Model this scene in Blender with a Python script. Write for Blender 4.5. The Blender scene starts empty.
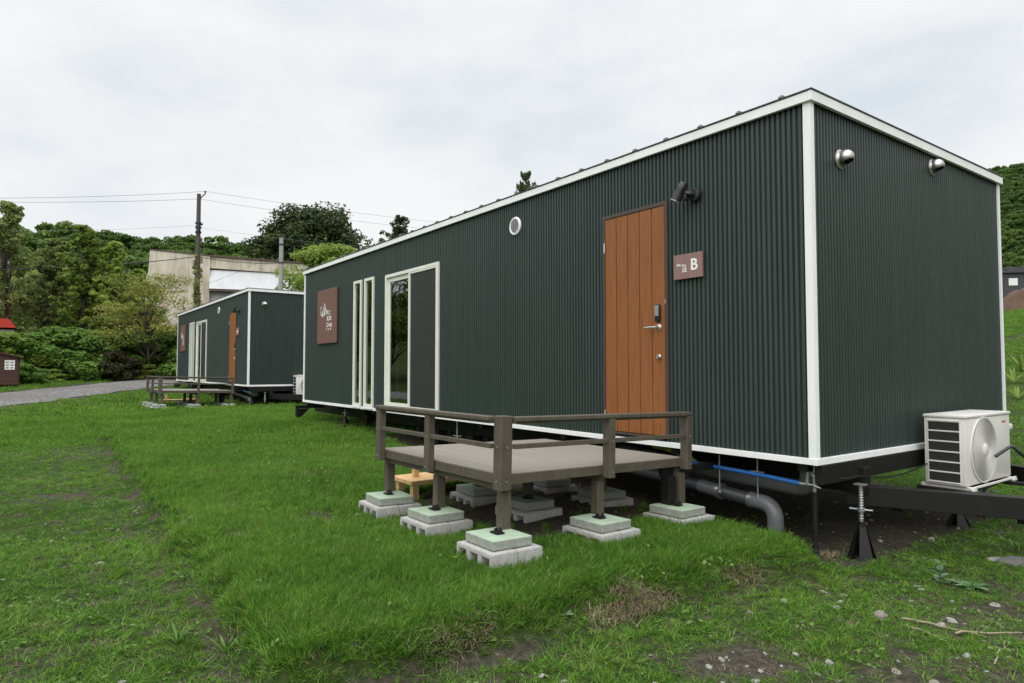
import bpy, bmesh, math, random
import numpy as np
from mathutils import Vector, Matrix
PI = math.pi
S = bpy.context.scene
col = S.collection
rng = np.random.default_rng(7)
random.seed(7)

# ------------------------------------------------------------------ camera
FOC, PITCH, YAW = 657.6, .0408, 2.512
CAM = np.array([2.514, -4.519, 1.45])
Fh = np.array([math.cos(YAW), math.sin(YAW), 0]); Rh = np.array([math.sin(YAW), -math.cos(YAW), 0]); Uh = np.array([0, 0, 1.])
F3 = Fh*math.cos(PITCH)+Uh*math.sin(PITCH); U3 = Uh*math.cos(PITCH)-Fh*math.sin(PITCH)
cd = bpy.data.cameras.new('camera'); cam = bpy.data.objects.new('camera', cd); col.objects.link(cam)
cd.sensor_width = 36; cd.lens = FOC*36/1024; cd.clip_start = .05; cd.clip_end = 3000
m = Matrix(((Rh[0], U3[0], -F3[0], CAM[0]), (Rh[1], U3[1], -F3[1], CAM[1]), (Rh[2], U3[2], -F3[2], CAM[2]), (0, 0, 0, 1)))
cam.matrix_world = m
S.camera = cam
def at(x, y, d):                     # a viewing direction of the photograph taken to a real distance
    return CAM+(F3+Rh*(x-512)/FOC-U3*(y-341.5)/FOC)*d

# ------------------------------------------------------------------ terrain
def hsh(ix, iy, seed):
    n = (ix.astype(np.int64)*374761393+iy.astype(np.int64)*668265263+seed*974711) & 0x7fffffff
    n = ((n ^ (n >> 13))*1274126177) & 0x7fffffff
    return ((n ^ (n >> 16)) & 0xffff)/65535.
def vnoise(x, y, seed=0):
    x = np.asarray(x, float); y = np.asarray(y, float)
    ix = np.floor(x); iy = np.floor(y); fx = x-ix; fy = y-iy
    fx = fx*fx*(3-2*fx); fy = fy*fy*(3-2*fy)
    a = hsh(ix, iy, seed); b = hsh(ix+1, iy, seed); c = hsh(ix, iy+1, seed); d = hsh(ix+1, iy+1, seed)
    return (a*(1-fx)+b*fx)*(1-fy)+(c*(1-fx)+d*fx)*fy
def fbm(x, y, seed=0, o=4):
    s = 0; a = .5
    for i in range(o):
        s = s+a*vnoise(np.asarray(x)*2**i, np.asarray(y)*2**i, seed+i*17); a *= .5
    return s/(1-.5**o)
def sst(a, b, x):
    t = np.clip((x-a)/(b-a), 0, 1); return t*t*(3-2*t)
def pad(X, Y):
    ex = .05+.075*Y+.10*(fbm(Y*1.3, X*.2, 3)-.5)+.1*(vnoise(Y*6, X*6, 8)-.5)
    ey = -3.68-.016*X+.12*(fbm(X*1.1, Y*.2, 5)-.5)+.1*(vnoise(X*6, Y*6, 9)-.5)
    p = sst(.11, -.12, X-ex)*sst(-.11, .13, Y-ey)
    under = sst(.06, -.3, Y)*1.+sst(-5.5, -8, X)
    return p*np.clip(under, 0, 1)*sst(-24, -11, X)
def terrain(X, Y):
    X = np.asarray(X, float); Y = np.asarray(Y, float)
    z = .05+.0117*np.clip(-X, 0, 17)+.04*np.clip(-X-17, 0, 25)+.01*np.clip(-X-42, 0, 40)
    w = np.clip((X+24)/12, 0, 1)
    z = z+w*(.125*np.clip(Y-5., 0, 25)+.1*np.clip(Y-30, 0, 100))
    z = z+.35*np.clip(Y-150, 0, 330)*sst(-420, -260, X)*sst(110, 190, Y)
    z = z+.30*np.clip(-X-100, 0, 76)*sst(190, 90, Y)*(.93+.14*fbm(Y/30, X/30, 21))*(1-.12*sst(0, -40, Y))
    r = np.hypot(X-CAM[0], Y-CAM[1])
    z = z+.045*sst(-.1, -1.2, Y)*sst(-14, -9, X)*(1-pad(X, Y))+.215*pad(X, Y)+.05*(fbm(X*.9, Y*.9, 11)-.5)*sst(1, 4, r)+.018*(fbm(X*5, Y*5, 13)-.5)
    return z
def road_d(X, Y):                    # signed distance from the gravel road's axis
    n = np.array([6.2, 9.5])/math.hypot(6.2, 9.5)
    t = (np.asarray(X)+28.7)*n[0]+(np.asarray(Y)+1.6)*n[1]
    return t+.5*(fbm(np.asarray(X)*.35, np.asarray(Y)*.35, 31)-.5)
def under_trailer(X, Y, m=0.):
    a = (X < .0+m) & (X > -11-m) & (Y > 0.05-m) & (Y < 3.7+m)
    X2 = X+16.3; Y2 = Y-.25
    return a | ((X2 < .0+m) & (X2 > -11-m) & (Y2 > 0.05-m) & (Y2 < 3.7+m))
def bare(X, Y):                      # 0 thick turf .. 1 bare soil
    ex = X-.2; ey = Y+3.66
    p = pad(X, Y)
    edge = np.exp(-((p-.25)/.2)**2)*(p > .02)*(p < .7)*np.where(Y > -3.3, .9, .6)*(.25+1.1*sst(.35, .6, fbm(X*2.2, Y*2.2, 44)))
    edge = np.maximum(edge, np.exp(-((X-.15-.075*Y)/.05)**2)*(Y > -3.6)*(Y < .2)*.95*sst(.3, .55, fbm(X*3, Y*3, 42)))
    edge = np.maximum(edge, np.exp(-((Y+3.80+.016*X)/.07)**2)*(X < .2)*(X > -8)*.6*sst(.4, .7, fbm(X*2, Y*2, 43)))
    out = (1-p)*sst(.56, .76, fbm(X*.9+3, Y*.9, 41))*.7
    out = np.maximum(out, (1-p)*sst(.60, .74, fbm(X*3.1, Y*3.1, 45))*.6*(Y < 4))
    out = np.maximum(out*.8, (1-p)*(.05+.38*sst(.42, .7, fbm(X*7, Y*7, 46))))*(Y < 4)
    right = sst(.2, 1.2, X)*(sst(.50, .70, fbm(X*1.9+9, Y*1.9, 47)))*.7*(Y < 4)
    right = np.maximum(right, np.exp(-((X-1.05)/.50)**2-((Y+.2)/.60)**2)*1.0*(.35+.75*fbm(X*5, Y*5, 49)))
    right = np.maximum(right, np.exp(-((X-.62)/.30)**2-((Y+1.85)/.35)**2)*1.1*(.4+.8*fbm(X*4, Y*4, 50)))
    inn = p*sst(.66, .78, fbm(X*1.2+5, Y*1.2, 51))*.7
    ut = under_trailer(X, Y, .15)*np.where(X > -7.5, 1.0, .35)*sst(-.15, .5, np.where(X > -13, Y, Y-.25))
    deck = ((X < -.98) & (X > -2.9) & (Y > -1.85) & (Y < .1))*1.0
    far = sst(-6, -14, X)
    b = np.maximum.reduce([edge, out*(1-.6*far), right, inn, ut, deck])
    rd = np.abs(road_d(X, Y))
    b = np.maximum(b, sst(2.5, 1.6, rd))
    b = np.maximum(b, np.exp(-((road_d(X, Y)-2.3)/.5)**2)*.8)
    return np.clip(b, 0, 1)

# ------------------------------------------------------------------ materials
M = {}
def nt(name):
    mt = bpy.data.materials.new(name); mt.use_nodes = True
    M[name] = mt
    n = mt.node_tree; b = n.nodes['Principled BSDF']
    return mt, n, b
def node(n, t, **kw):
    x = n.nodes.new(t)
    for k, v in kw.items():
        if k.startswith('i_'):
            key = k[2:]
            x.inputs[int(key) if key.isdigit() else key].default_value = v
        else: setattr(x, k, v)
    return x
def ramp(n, fac, stops, mode='LINEAR'):
    r = n.nodes.new('ShaderNodeValToRGB'); r.color_ramp.interpolation = mode
    e = r.color_ramp.elements
    while len(e) < len(stops): e.new(.5)
    for k, (p, c) in enumerate(stops): e[k].position = p; e[k].color = (*c, 1)
    n.links.new(fac, r.inputs[0]); return r.outputs[0]
def noise(n, scale, detail=4, rough=.6, coord='Object', vec=None):
    t = n.nodes.new('ShaderNodeTexNoise'); t.inputs['Scale'].default_value = scale
    t.inputs['Detail'].default_value = detail; t.inputs['Roughness'].default_value = rough
    if vec is None:
        if coord == 'World': vec = n.nodes.new('ShaderNodeNewGeometry').outputs['Position']
        else: vec = n.nodes.new('ShaderNodeTexCoord').outputs[coord]
    n.links.new(vec, t.inputs['Vector']); return t.outputs['Fac']
def stretch(n, sc, coord='Object'):
    mp = n.nodes.new('ShaderNodeMapping'); mp.inputs['Scale'].default_value = sc
    n.links.new(n.nodes.new('ShaderNodeTexCoord').outputs[coord], mp.inputs['Vector']); return mp.outputs[0]
def bump(n, b, h, st=.3, d=.01):
    x = n.nodes.new('ShaderNodeBump'); x.inputs['Strength'].default_value = st; x.inputs['Distance'].default_value = d
    n.links.new(h, x.inputs['Height']); n.links.new(x.outputs[0], b.inputs['Normal'])
def mixc(n, fac, a, c, mode='MIX'):
    x = n.nodes.new('ShaderNodeMix'); x.data_type = 'RGBA'; x.blend_type = mode
    for s, v in ((0, fac), (6, a), (7, c)):
        if hasattr(v, 'is_output'): n.links.new(v, x.inputs[s])
        elif s == 0: x.inputs[0].default_value = v
        else: x.inputs[s].default_value = (*v, 1)
    return x.outputs[2]
def simple(name, c1, c2=None, rough=.6, metal=0, sc=8, st=(1, 1, 1), bmp=0, spec=.5, detail=4):
    mt, n, b = nt(name)
    if c2 is None: c2 = tuple(v*.82 for v in c1)
    f = noise(n, sc, detail, vec=stretch(n, st))
    n.links.new(ramp(n, f, [(.3, c2), (.7, c1)]), b.inputs['Base Color'])
    b.inputs['Roughness'].default_value = rough; b.inputs['Metallic'].default_value = metal
    b.inputs['Specular IOR Level'].default_value = spec
    if bmp: bump(n, b, f, bmp, .005)
    return mt
# painted corrugated steel: faint streaks of dust and slight tone changes from sheet to sheet
mt, n, b = nt('green_steel')
f = noise(n, 3, 5, vec=stretch(n, (5, 5, .25))); g = noise(n, 60, 3)
c = ramp(n, f, [(.3, (.027, .0415, .037)), (.7, (.037, .055, .0495))])
c = mixc(n, ramp(n, g, [(.55, (0, 0, 0)), (.8, (.25, .25, .25))]), c, (.075, .085, .078))
n.links.new(c, b.inputs['Base Color']); b.inputs['Roughness'].default_value = .46; b.inputs['Specular IOR Level'].default_value = .45
simple('white_trim', (.86, .87, .86), (.77, .785, .775), .5, sc=5, st=(1, 1, .3))
simple('cream_frame', (.74, .76, .68), (.66, .68, .6), .4, sc=3)
simple('dark_cap', (.03, .034, .033), None, .5)
simple('roof_steel', (.16, .17, .17), None, .5)
mt, n, b = nt('door_wood')
f = noise(n, 6, 8, .65, vec=stretch(n, (9, 9, .5))); g = noise(n, 1.6, 2)
c = ramp(n, f, [(.25, (.125, .043, .014)), (.5, (.255, .096, .029)), (.75, (.38, .165, .056))])
c = mixc(n, g, c, (.225, .082, .028)); n.links.new(c, b.inputs['Base Color'])
b.inputs['Roughness'].default_value = .5; b.inputs['Specular IOR Level'].default_value = .3; bump(n, b, f, .15, .003)
simple('door_frame_brown', (.065, .045, .036), None, .45)
mt, n, b = nt('deck_board')
f = noise(n, 5, 6, .65, vec=stretch(n, (.6, 14, 4))); g = noise(n, 140, 2)
c = ramp(n, f, [(.3, (.195, .175, .15)), (.72, (.275, .25, .22))])
c = mixc(n, ramp(n, g, [(.45, (0, 0, 0)), (.75, (.4, .4, .4))]), c, (.32, .295, .26)); n.links.new(c, b.inputs['Base Color'])
b.inputs['Roughness'].default_value = .7; bump(n, b, g, .15, .002)
mt, n, b = nt('deck_brown')
f = noise(n, 7, 6, .65, vec=stretch(n, (3, 3, .8))); g = noise(n, 40, 3)
c = ramp(n, f, [(.3, (.060, .050, .036)), (.7, (.098, .084, .062))])
c = mixc(n, ramp(n, g, [(.5, (0, 0, 0)), (.8, (.3, .3, .3))]), c, (.15, .13, .10)); n.links.new(c, b.inputs['Base Color'])
b.inputs['Roughness'].default_value = .62; bump(n, b, f, .12, .003)
mt, n, b = nt('block_concrete')
f = noise(n, 70, 6, .7); g = noise(n, 6, 4)
c = ramp(n, f, [(.3, (.26, .255, .245)), (.5, (.41, .405, .39)), (.75, (.50, .495, .48))])
c = mixc(n, ramp(n, g, [(.45, (0, 0, 0)), (.75, (.6, .6, .6))]), c, (.25, .25, .22)); n.links.new(c, b.inputs['Base Color'])
b.inputs['Roughness'].default_value = .9; bump(n, b, f, .5, .006)
mt, n, b = nt('slab_green')
f = noise(n, 40, 6, .7); g = noise(n, 7, 5)
geo = n.nodes.new('ShaderNodeNewGeometry'); sx = n.nodes.new('ShaderNodeSeparateXYZ'); n.links.new(geo.outputs['Normal'], sx.inputs[0])
c = ramp(n, f, [(.3, (.17, .18, .16)), (.7, (.33, .34, .31))])
ml = n.nodes.new('ShaderNodeMath'); ml.operation = 'MULTIPLY'; n.links.new(sx.outputs[2], ml.inputs[0]); n.links.new(ramp(n, g, [(.25, (.45, .45, .45)), (.6, (1, 1, 1))]), ml.inputs[1])
mm = n.nodes.new('ShaderNodeMath'); mm.operation = 'MAXIMUM'; n.links.new(ml.outputs[0], mm.inputs[0]); mm.inputs[1].default_value = .12
st_ = noise(n, 11, 6, .7, coord='World'); c = mixc(n, mm.outputs[0], c, (.34, .45, .32)); c = mixc(n, ramp(n, st_, [(.5, (0, 0, 0)), (.75, (.5, .5, .5))]), c, (.18, .21, .15)); n.links.new(c, b.inputs['Base Color'])   # green stain of the top face
b.inputs['Roughness'].default_value = .88; bump(n, b, f, .35, .004)
simple('black_steel', (.0075, .0075, .008), (.012, .011, .0105), .5, sc=12, spec=.3)
simple('dark_plastic', (.02, .021, .022), None, .35)
simple('galvanized', (.52, .53, .54), (.36, .37, .38), .38, .85, sc=25)
simple('stainless', (.60, .59, .56), (.48, .47, .45), .40, 1, sc=10)
simple('grey_pipe', (.14, .145, .15), (.11, .115, .12), .38, sc=5)
simple('dark_pipe', (.058, .060, .064), (.042, .044, .047), .42, sc=5)
simple('blue_hose', (.025, .16, .48), (.02, .12, .38), .4, sc=6)
simple('yellow_cable', (.42, .46, .04), None, .5)
simple('ac_white', (.70, .69, .655), (.62, .61, .575), .42, sc=3)
simple('ac_grille', (.20, .195, .18), None, .5)
simple('ac_dark', (.022, .026, .026), (.05, .05, .045), .6, sc=30)
simple('red_mark', (.50, .08, .04), None, .5)
simple('pine', (.62, .42, .21), (.50, .31, .13), .65, sc=5, st=(2, 9, 9))
simple('sign_wood', (.185, .092, .072), (.135, .068, .052), .6, sc=5, st=(7, 7, .3), bmp=.1)
simple('plate_wood', (.265, .165, .150), (.21, .115, .105), .55, sc=14, st=(6, 6, .4))
simple('white_mark', (.80, .80, .78), (.72, .72, .70), .5)
simple('interior', (.42, .37, .30), None, .7)
simple('curtain', (.60, .58, .52), (.48, .46, .41), .8, sc=5, st=(14, 14, .1))
simple('tyre', (.02, .02, .02), None, .8)
mt, n, b = nt('glass')
n.nodes.remove(b); o = n.nodes['Material Output']
tr = node(n, 'ShaderNodeBsdfTransparent'); tr.inputs[0].default_value = (.55, .58, .56, 1)
gl = node(n, 'ShaderNodeBsdfGlossy'); gl.inputs['Roughness'].default_value = .01; gl.inputs[0].default_value = (.9, .95, .92, 1)
fr = node(n, 'ShaderNodeFresnel', i_IOR=3.0); mx = node(n, 'ShaderNodeMixShader')
n.links.new(fr.outputs[0], mx.inputs[0]); n.links.new(tr.outputs[0], mx.inputs[1]); n.links.new(gl.outputs[0], mx.inputs[2]); n.links.new(mx.outputs[0], o.inputs[0])
mt, n, b = nt('mesh_screen')
b.inputs['Base Color'].default_value = (.030, .032, .031, 1); b.inputs['Roughness'].default_value = .6; b.inputs['Alpha'].default_value = .80
# background
mt, n, b = nt('stained_concrete')
f = noise(n, .55, 6, .7, vec=stretch(n, (1, 1, .35))); g = noise(n, 2.6, 6, .7, vec=stretch(n, (1, 1, .18)))
c = ramp(n, f, [(.32, (.33, .29, .235)), (.52, (.60, .54, .44)), (.8, (.70, .64, .54))])
c = mixc(n, ramp(n, g, [(.50, (0, 0, 0)), (.72, (.75, .75, .75))]), c, (.20, .175, .145)); n.links.new(c, b.inputs['Base Color'])
b.inputs['Roughness'].default_value = .9
simple('pale_siding', (.66, .67, .69), (.54, .55, .57), .7, sc=1.2, st=(1, 1, .3))
simple('rust_roof', (.12, .07, .055), (.07, .055, .05), .7, sc=1)
simple('window_dark', (.03, .035, .04), None, .12)
simple('pole_concrete', (.085, .078, .068), (.055, .05, .043), .85, sc=6, st=(4, 4, .3))
simple('pole_grey', (.34, .34, .33), (.26, .26, .25), .8, sc=4)
simple('wire', (.025, .025, .027), None, .6)
simple('wire_pale', (.20, .21, .22), None, .6)
simple('shed_wood', (.075, .028, .020), (.045, .018, .014), .75, sc=6, st=(1, 1, 9))
simple('red_roof', (.62, .05, .03), None, .5)
simple('dark_house', (.05, .052, .056), None, .7)
simple('brown_soil', (.105, .058, .034), (.06, .037, .024), .95, sc=1.5, bmp=.5)
simple('stone', (.27, .245, .21), (.155, .138, .115), .9, sc=22, bmp=.4)
simple('grey_stone', (.33, .32, .30), (.19, .185, .17), .9, sc=25, bmp=.4)
simple('flat_slate', (.17, .165, .165), (.11, .105, .10), .85, sc=9, bmp=.3)
simple('dry_stick', (.36, .30, .21), (.24, .2, .14), .85, sc=12)
simple('bark', (.085, .066, .05), (.045, .036, .028), .95, sc=9, st=(4, 4, .6), bmp=.4)
simple('teal_paint', (.05, .13, .15), None, .6)
mt, n, b = nt('gravel')
v = node(n, 'ShaderNodeTexVoronoi', i_Scale=14.); n.links.new(n.nodes.new('ShaderNodeNewGeometry').outputs['Position'], v.inputs['Vector'])
f = noise(n, .5, 5, coord='World'); g = noise(n, 9, 4, coord='World')
hs = n.nodes.new('ShaderNodeSeparateColor'); n.links.new(v.outputs['Color'], hs.inputs[0])
c = ramp(n, hs.outputs[0], [(0, (.085, .084, .085)), (.6, (.14, .138, .137)), (1, (.23, .225, .22))])
c = mixc(n, ramp(n, f, [(.45, (0, 0, 0)), (.65, (.75, .75, .75))]), c, (.105, .095, .082)); n.links.new(c, b.inputs['Base Color'])
b.inputs['Roughness'].default_value = .95; bump(n, b, v.outputs['Distance'], .6, .03)
# turf and soil of the ground sheet: which of the two is a property of the ground (attribute 'bare')
mt, n, b = nt('ground')
at_ = node(n, 'ShaderNodeAttribute', attribute_name='bare')
f = noise(n, 24, 6, .7, coord='World'); g = noise(n, 1.7, 5, coord='World'); h = noise(n, 130, 3, .6, coord='World')
soil = ramp(n, f, [(.28, (.026, .023, .016)), (.5, (.056, .049, .035)), (.68, (.095, .085, .063)), (.82, (.16, .148, .12))])
soil = mixc(n, ramp(n, h, [(.6, (0, 0, 0)), (.7, (.55, .55, .55))]), soil, (.20, .19, .165))
turf = ramp(n, f, [(.3, (.016, .028, .007)), (.55, (.034, .058, .012)), (.75, (.060, .078, .022))])
turf = mixc(n, ramp(n, g, [(.5, (0, 0, 0)), (.75, (.5, .5, .5))]), turf, (.055, .052, .024))
ad = node(n, 'ShaderNodeMath', operation='ADD'); n.links.new(at_.outputs['Fac'], ad.inputs[0])
sb = node(n, 'ShaderNodeMath', operation='MULTIPLY_ADD'); n.links.new(f, sb.inputs[0]); sb.inputs[1].default_value = 1.2; sb.inputs[2].default_value = -.6
n.links.new(sb.outputs[0], ad.inputs[1])
c = mixc(n, ramp(n, ad.outputs[0], [(.25, (0, 0, 0)), (.55, (1, 1, 1))]), turf, soil); n.links.new(c, b.inputs['Base Color'])
b.inputs['Roughness'].default_value = 1; b.inputs['Specular IOR Level'].default_value = .15; bump(n, b, f, .8, .03)

def leaf_mat(name, dark, mid, light, rough=.5, trans=.3, attr='tint', wsc=None):
    mt, n, b = nt(name)
    a = node(n, 'ShaderNodeAttribute', attribute_name=attr)
    fac = a.outputs['Fac']
    if wsc:
        oi = node(n, 'ShaderNodeObjectInfo'); w = noise(n, wsc, 4, coord='World')
        s1 = node(n, 'ShaderNodeMath', operation='MULTIPLY_ADD'); n.links.new(oi.outputs['Random'], s1.inputs[0]); s1.inputs[1].default_value = .34
        s2 = node(n, 'ShaderNodeMath', operation='MULTIPLY_ADD'); n.links.new(w, s2.inputs[0]); s2.inputs[1].default_value = .9; s2.inputs[2].default_value = -.45
        s3 = node(n, 'ShaderNodeMath', operation='MULTIPLY_ADD'); n.links.new(fac, s3.inputs[0]); s3.inputs[1].default_value = .66; n.links.new(s2.outputs[0], s3.inputs[2])
        n.links.new(s3.outputs[0], s1.inputs[2]); fac = s1.outputs[0]
    c = ramp(n, fac, [(.05, dark), (.5, mid), (.95, light)])
    n.links.new(c, b.inputs['Base Color']); b.inputs['Roughness'].default_value = rough; b.inputs['Specular IOR Level'].default_value = .25
    o = n.nodes['Material Output']; t = node(n, 'ShaderNodeBsdfTranslucent'); n.links.new(c, t.inputs[0])
    x = node(n, 'ShaderNodeMixShader', i_0=trans); n.links.new(b.outputs[0], x.inputs[1]); n.links.new(t.outputs[0], x.inputs[2]); n.links.new(x.outputs[0], o.inputs[0])
    return mt
leaf_mat('leaf_mid', (.085, .145, .024), (.195, .28, .050), (.33, .40, .11), trans=.5)
leaf_mat('leaf_grey', (.10, .145, .042), (.21, .28, .08), (.34, .40, .15), trans=.5)
leaf_mat('leaf_light', (.13, .205, .030), (.25, .35, .058), (.37, .45, .12), trans=.5)
leaf_mat('leaf_olive', (.11, .15, .022), (.22, .255, .048), (.38, .32, .09), trans=.4)
leaf_mat('leaf_dark', (.020, .038, .012), (.044, .072, .019), (.085, .115, .032))
leaf_mat('leaf_shrub', (.065, .135, .022), (.14, .26, .046), (.26, .38, .09), trans=.45)
leaf_mat('leaf_purple', (.022, .020, .012), (.055, .050, .022), (.10, .085, .04))
leaf_mat('leaf_forest', (.036, .078, .014), (.080, .15, .025), (.16, .225, .045), trans=.35, wsc=.06)
leaf_mat('grass_blade', (.046, .124, .013), (.108, .25, .025), (.215, .345, .058), .6, .42, wsc=.8)
leaf_mat('grass_dry', (.13, .105, .06), (.25, .205, .12), (.36, .31, .2), .7, .2)
leaf_mat('weed', (.06, .13, .02), (.10, .2, .035), (.17, .28, .07), .4, .35)
leaf_mat('weed_pale', (.09, .16, .08), (.14, .24, .12), (.22, .32, .2), .5, .3)

# ------------------------------------------------------------------ mesh helpers
class MB:
    def __init__(s): s.bm = bmesh.new()
    def _merge(s, b2, mat=None):
        if mat is not None: b2.transform(mat)
        me = bpy.data.meshes.new('tmp'); b2.to_mesh(me); b2.free(); s.bm.from_mesh(me); bpy.data.meshes.remove(me)
    def box(s, x0, x1, y0, y1, z0, z1, bev=0, mat=None):
        b = bmesh.new(); bmesh.ops.create_cube(b, size=1)
        b.transform(Matrix.Translation(((x0+x1)/2, (y0+y1)/2, (z0+z1)/2)) @ Matrix.Diagonal((abs(x1-x0), abs(y1-y0), abs(z1-z0), 1)))
        if bev: bmesh.ops.bevel(b, geom=b.edges[:], offset=bev, segments=2, affect='EDGES', profile=.5)
        s._merge(b, mat); return s
    def cyl(s, p0, p1, r0, r1=None, seg=16, cap=True):
        p0 = Vector(p0); p1 = Vector(p1); r1 = r0 if r1 is None else r1
        b = bmesh.new(); L = (p1-p0).length
        bmesh.ops.create_cone(b, cap_ends=cap, segments=seg, radius1=r0, radius2=r1, depth=L)
        q = Vector((0, 0, 1)).rotation_difference((p1-p0).normalized()).to_matrix().to_4x4()
        s._merge(b, Matrix.Translation((p0+p1)/2) @ q); return s
    def tube(s, pts, r, seg=10, cap=True):
        pts = [Vector(p) for p in pts]; n = len(pts)
        rs = r if isinstance(r, (list, tuple)) else [r]*n
        rings = []; up = None
        for i, p in enumerate(pts):
            t = (pts[min(i+1, n-1)]-pts[max(i-1, 0)]).normalized()
            if up is None: up = t.orthogonal().normalized()
            else: up = (up-t*up.dot(t)); up = up.normalized() if up.length > 1e-6 else t.orthogonal().normalized()
            sd = t.cross(up)
            rings.append([s.bm.verts.new(p+(up*math.cos(2*PI*k/seg)+sd*math.sin(2*PI*k/seg))*rs[i]) for k in range(seg)])
        for a, b in zip(rings, rings[1:]):
            for k in range(seg): s.bm.faces.new((a[k], a[(k+1) % seg], b[(k+1) % seg], b[k]))
        if cap: s.bm.faces.new(rings[0][::-1]); s.bm.faces.new(rings[-1])
        return s
    def lathe(s, prof, mat=None, seg=24):           # profile (r, h) about local z
        b = bmesh.new(); rings = []
        for r, h in prof:
            rings.append([b.verts.new((r*math.cos(2*PI*k/seg), r*math.sin(2*PI*k/seg), h)) for k in range(seg)] if r > 1e-6 else [b.verts.new((0, 0, h))])
        for a, c in zip(rings, rings[1:]):
            for k in range(seg):
                k2 = (k+1) % seg
                if len(a) == 1 and len(c) == 1: continue
                if len(a) == 1: b.faces.new((a[0], c[k2], c[k]))
                elif len(c) == 1: b.faces.new((a[k], a[k2], c[0]))
                else: b.faces.new((a[k], a[k2], c[k2], c[k]))
        s._merge(b, mat); return s
    def prism(s, poly, axis, a, b_):                # polygon in the two other axes, extruded along axis
        def P(u, v, w):
            return (w, u, v) if axis == 0 else (u, w, v) if axis == 1 else (u, v, w)
        v0 = [s.bm.verts.new(P(u, v, a)) for u, v in poly]; v1 = [s.bm.verts.new(P(u, v, b_)) for u, v in poly]
        k = len(poly)
        s.bm.faces.new(v0[::-1]); s.bm.faces.new(v1)
        for i in range(k): s.bm.faces.new((v0[i], v0[(i+1) % k], v1[(i+1) % k], v1[i]))
        return s
    def quad(s, *ps): s.bm.faces.new([s.bm.verts.new(p) for p in ps]); return s
    def build(s, name, mat, parent=None, smooth=False, loc=None, norm=True):
        if norm: bmesh.ops.recalc_face_normals(s.bm, faces=s.bm.faces)
        me = bpy.data.meshes.new(name); s.bm.to_mesh(me); s.bm.free()
        return link(name, me, mat, parent, smooth, loc)
def link(name, me, mat, parent=None, smooth=False, loc=None):
    me.materials.append(M[mat] if isinstance(mat, str) else mat)
    if smooth:
        me.polygons.foreach_set('use_smooth', [True]*len(me.polygons))
        if smooth == 'auto':
            try: me.set_sharp_from_angle(angle=math.radians(38))
            except Exception: pass
    o = bpy.data.objects.new(name, me); col.objects.link(o)
    if parent: o.parent = parent
    if loc is not None: o.location = loc
    return o
def np_mesh(name, V, Fc, nper, attr=None):
    me = bpy.data.meshes.new(name); V = np.asarray(V, np.float32); Fc = np.asarray(Fc, np.int32)
    me.vertices.add(len(V)); me.vertices.foreach_set('co', V.ravel())
    me.loops.add(Fc.size); me.loops.foreach_set('vertex_index', Fc.ravel())
    me.polygons.add(len(Fc)); me.polygons.foreach_set('loop_start', np.arange(len(Fc), dtype=np.int32)*nper)
    me.update(calc_edges=True)
    if attr is not None:
        for k, a in attr.items():
            x = me.attributes.new(k, 'FLOAT', 'POINT'); x.data.foreach_set('value', np.asarray(a, np.float32))
    me.validate(); return me
def tag(o, label=None, cat=None, group=None, kind=None):
    if label: o['label'] = label
    if cat: o['category'] = cat
    if group: o['group'] = group
    if kind: o['kind'] = kind
    return o
def empty(name, label, cat, loc=(0, 0, 0), group=None, rot=(0, 0, 0)):
    o = bpy.data.objects.new(name, None); col.objects.link(o); o.location = loc; o.rotation_euler = rot; o.empty_display_size = .1
    return tag(o, label, cat, group)
def copy_tree(o, parent=None):
    c = o.copy(); col.objects.link(c)
    if parent: c.parent = parent
    for ch in list(o.children): copy_tree(ch, c)
    return c
def dup(o, delta, label, group=None, cat=None):
    c = copy_tree(o); c.location = Vector(o.location)+Vector(delta); c['label'] = label
    if group: c['group'] = group
    return c
def text_mesh(name, body, size, mat, parent, mw, off=0, ext=.002):
    cu = bpy.data.curves.new(name, 'FONT'); cu.body = body; cu.size = size; cu.extrude = ext; cu.offset = off; cu.align_x = 'CENTER'; cu.align_y = 'CENTER'
    t = bpy.data.objects.new(name, cu); col.objects.link(t); bpy.context.view_layer.update()
    me = bpy.data.meshes.new_from_object(t.evaluated_get(bpy.context.evaluated_depsgraph_get()))
    bpy.data.objects.remove(t); me.transform(mw); me.name = name
    return link(name, me, mat, parent)

# ------------------------------------------------------------------ ground, road
def graded(lo, hi, step, far_lo, far_hi, g=1.13):
    a = list(np.arange(lo, hi+1e-6, step)); s = step
    while a[-1] < far_hi: s *= g; a.append(a[-1]+s)
    s = step
    while a[0] > far_lo: s *= g; a.insert(0, a[0]-s)
    return np.array(a)
gx = graded(-13, 4.2, .075, -900, 700); gy = graded(-6.5, 4.5, .075, -700, 900)
GX, GY = np.meshgrid(gx, gy, indexing='ij'); GZ = terrain(GX, GY)
nx, ny = GX.shape
idx = np.arange(nx*ny).reshape(nx, ny)
fc = np.stack([idx[:-1, :-1], idx[1:, :-1], idx[1:, 1:], idx[:-1, 1:]], -1).reshape(-1, 4)
me = np_mesh('ground', np.stack([GX, GY, GZ], -1).reshape(-1, 3), fc, 4, {'bare': bare(GX, GY).ravel()})
tag(link('ground', me, 'ground', smooth=True), kind='structure')
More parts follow.
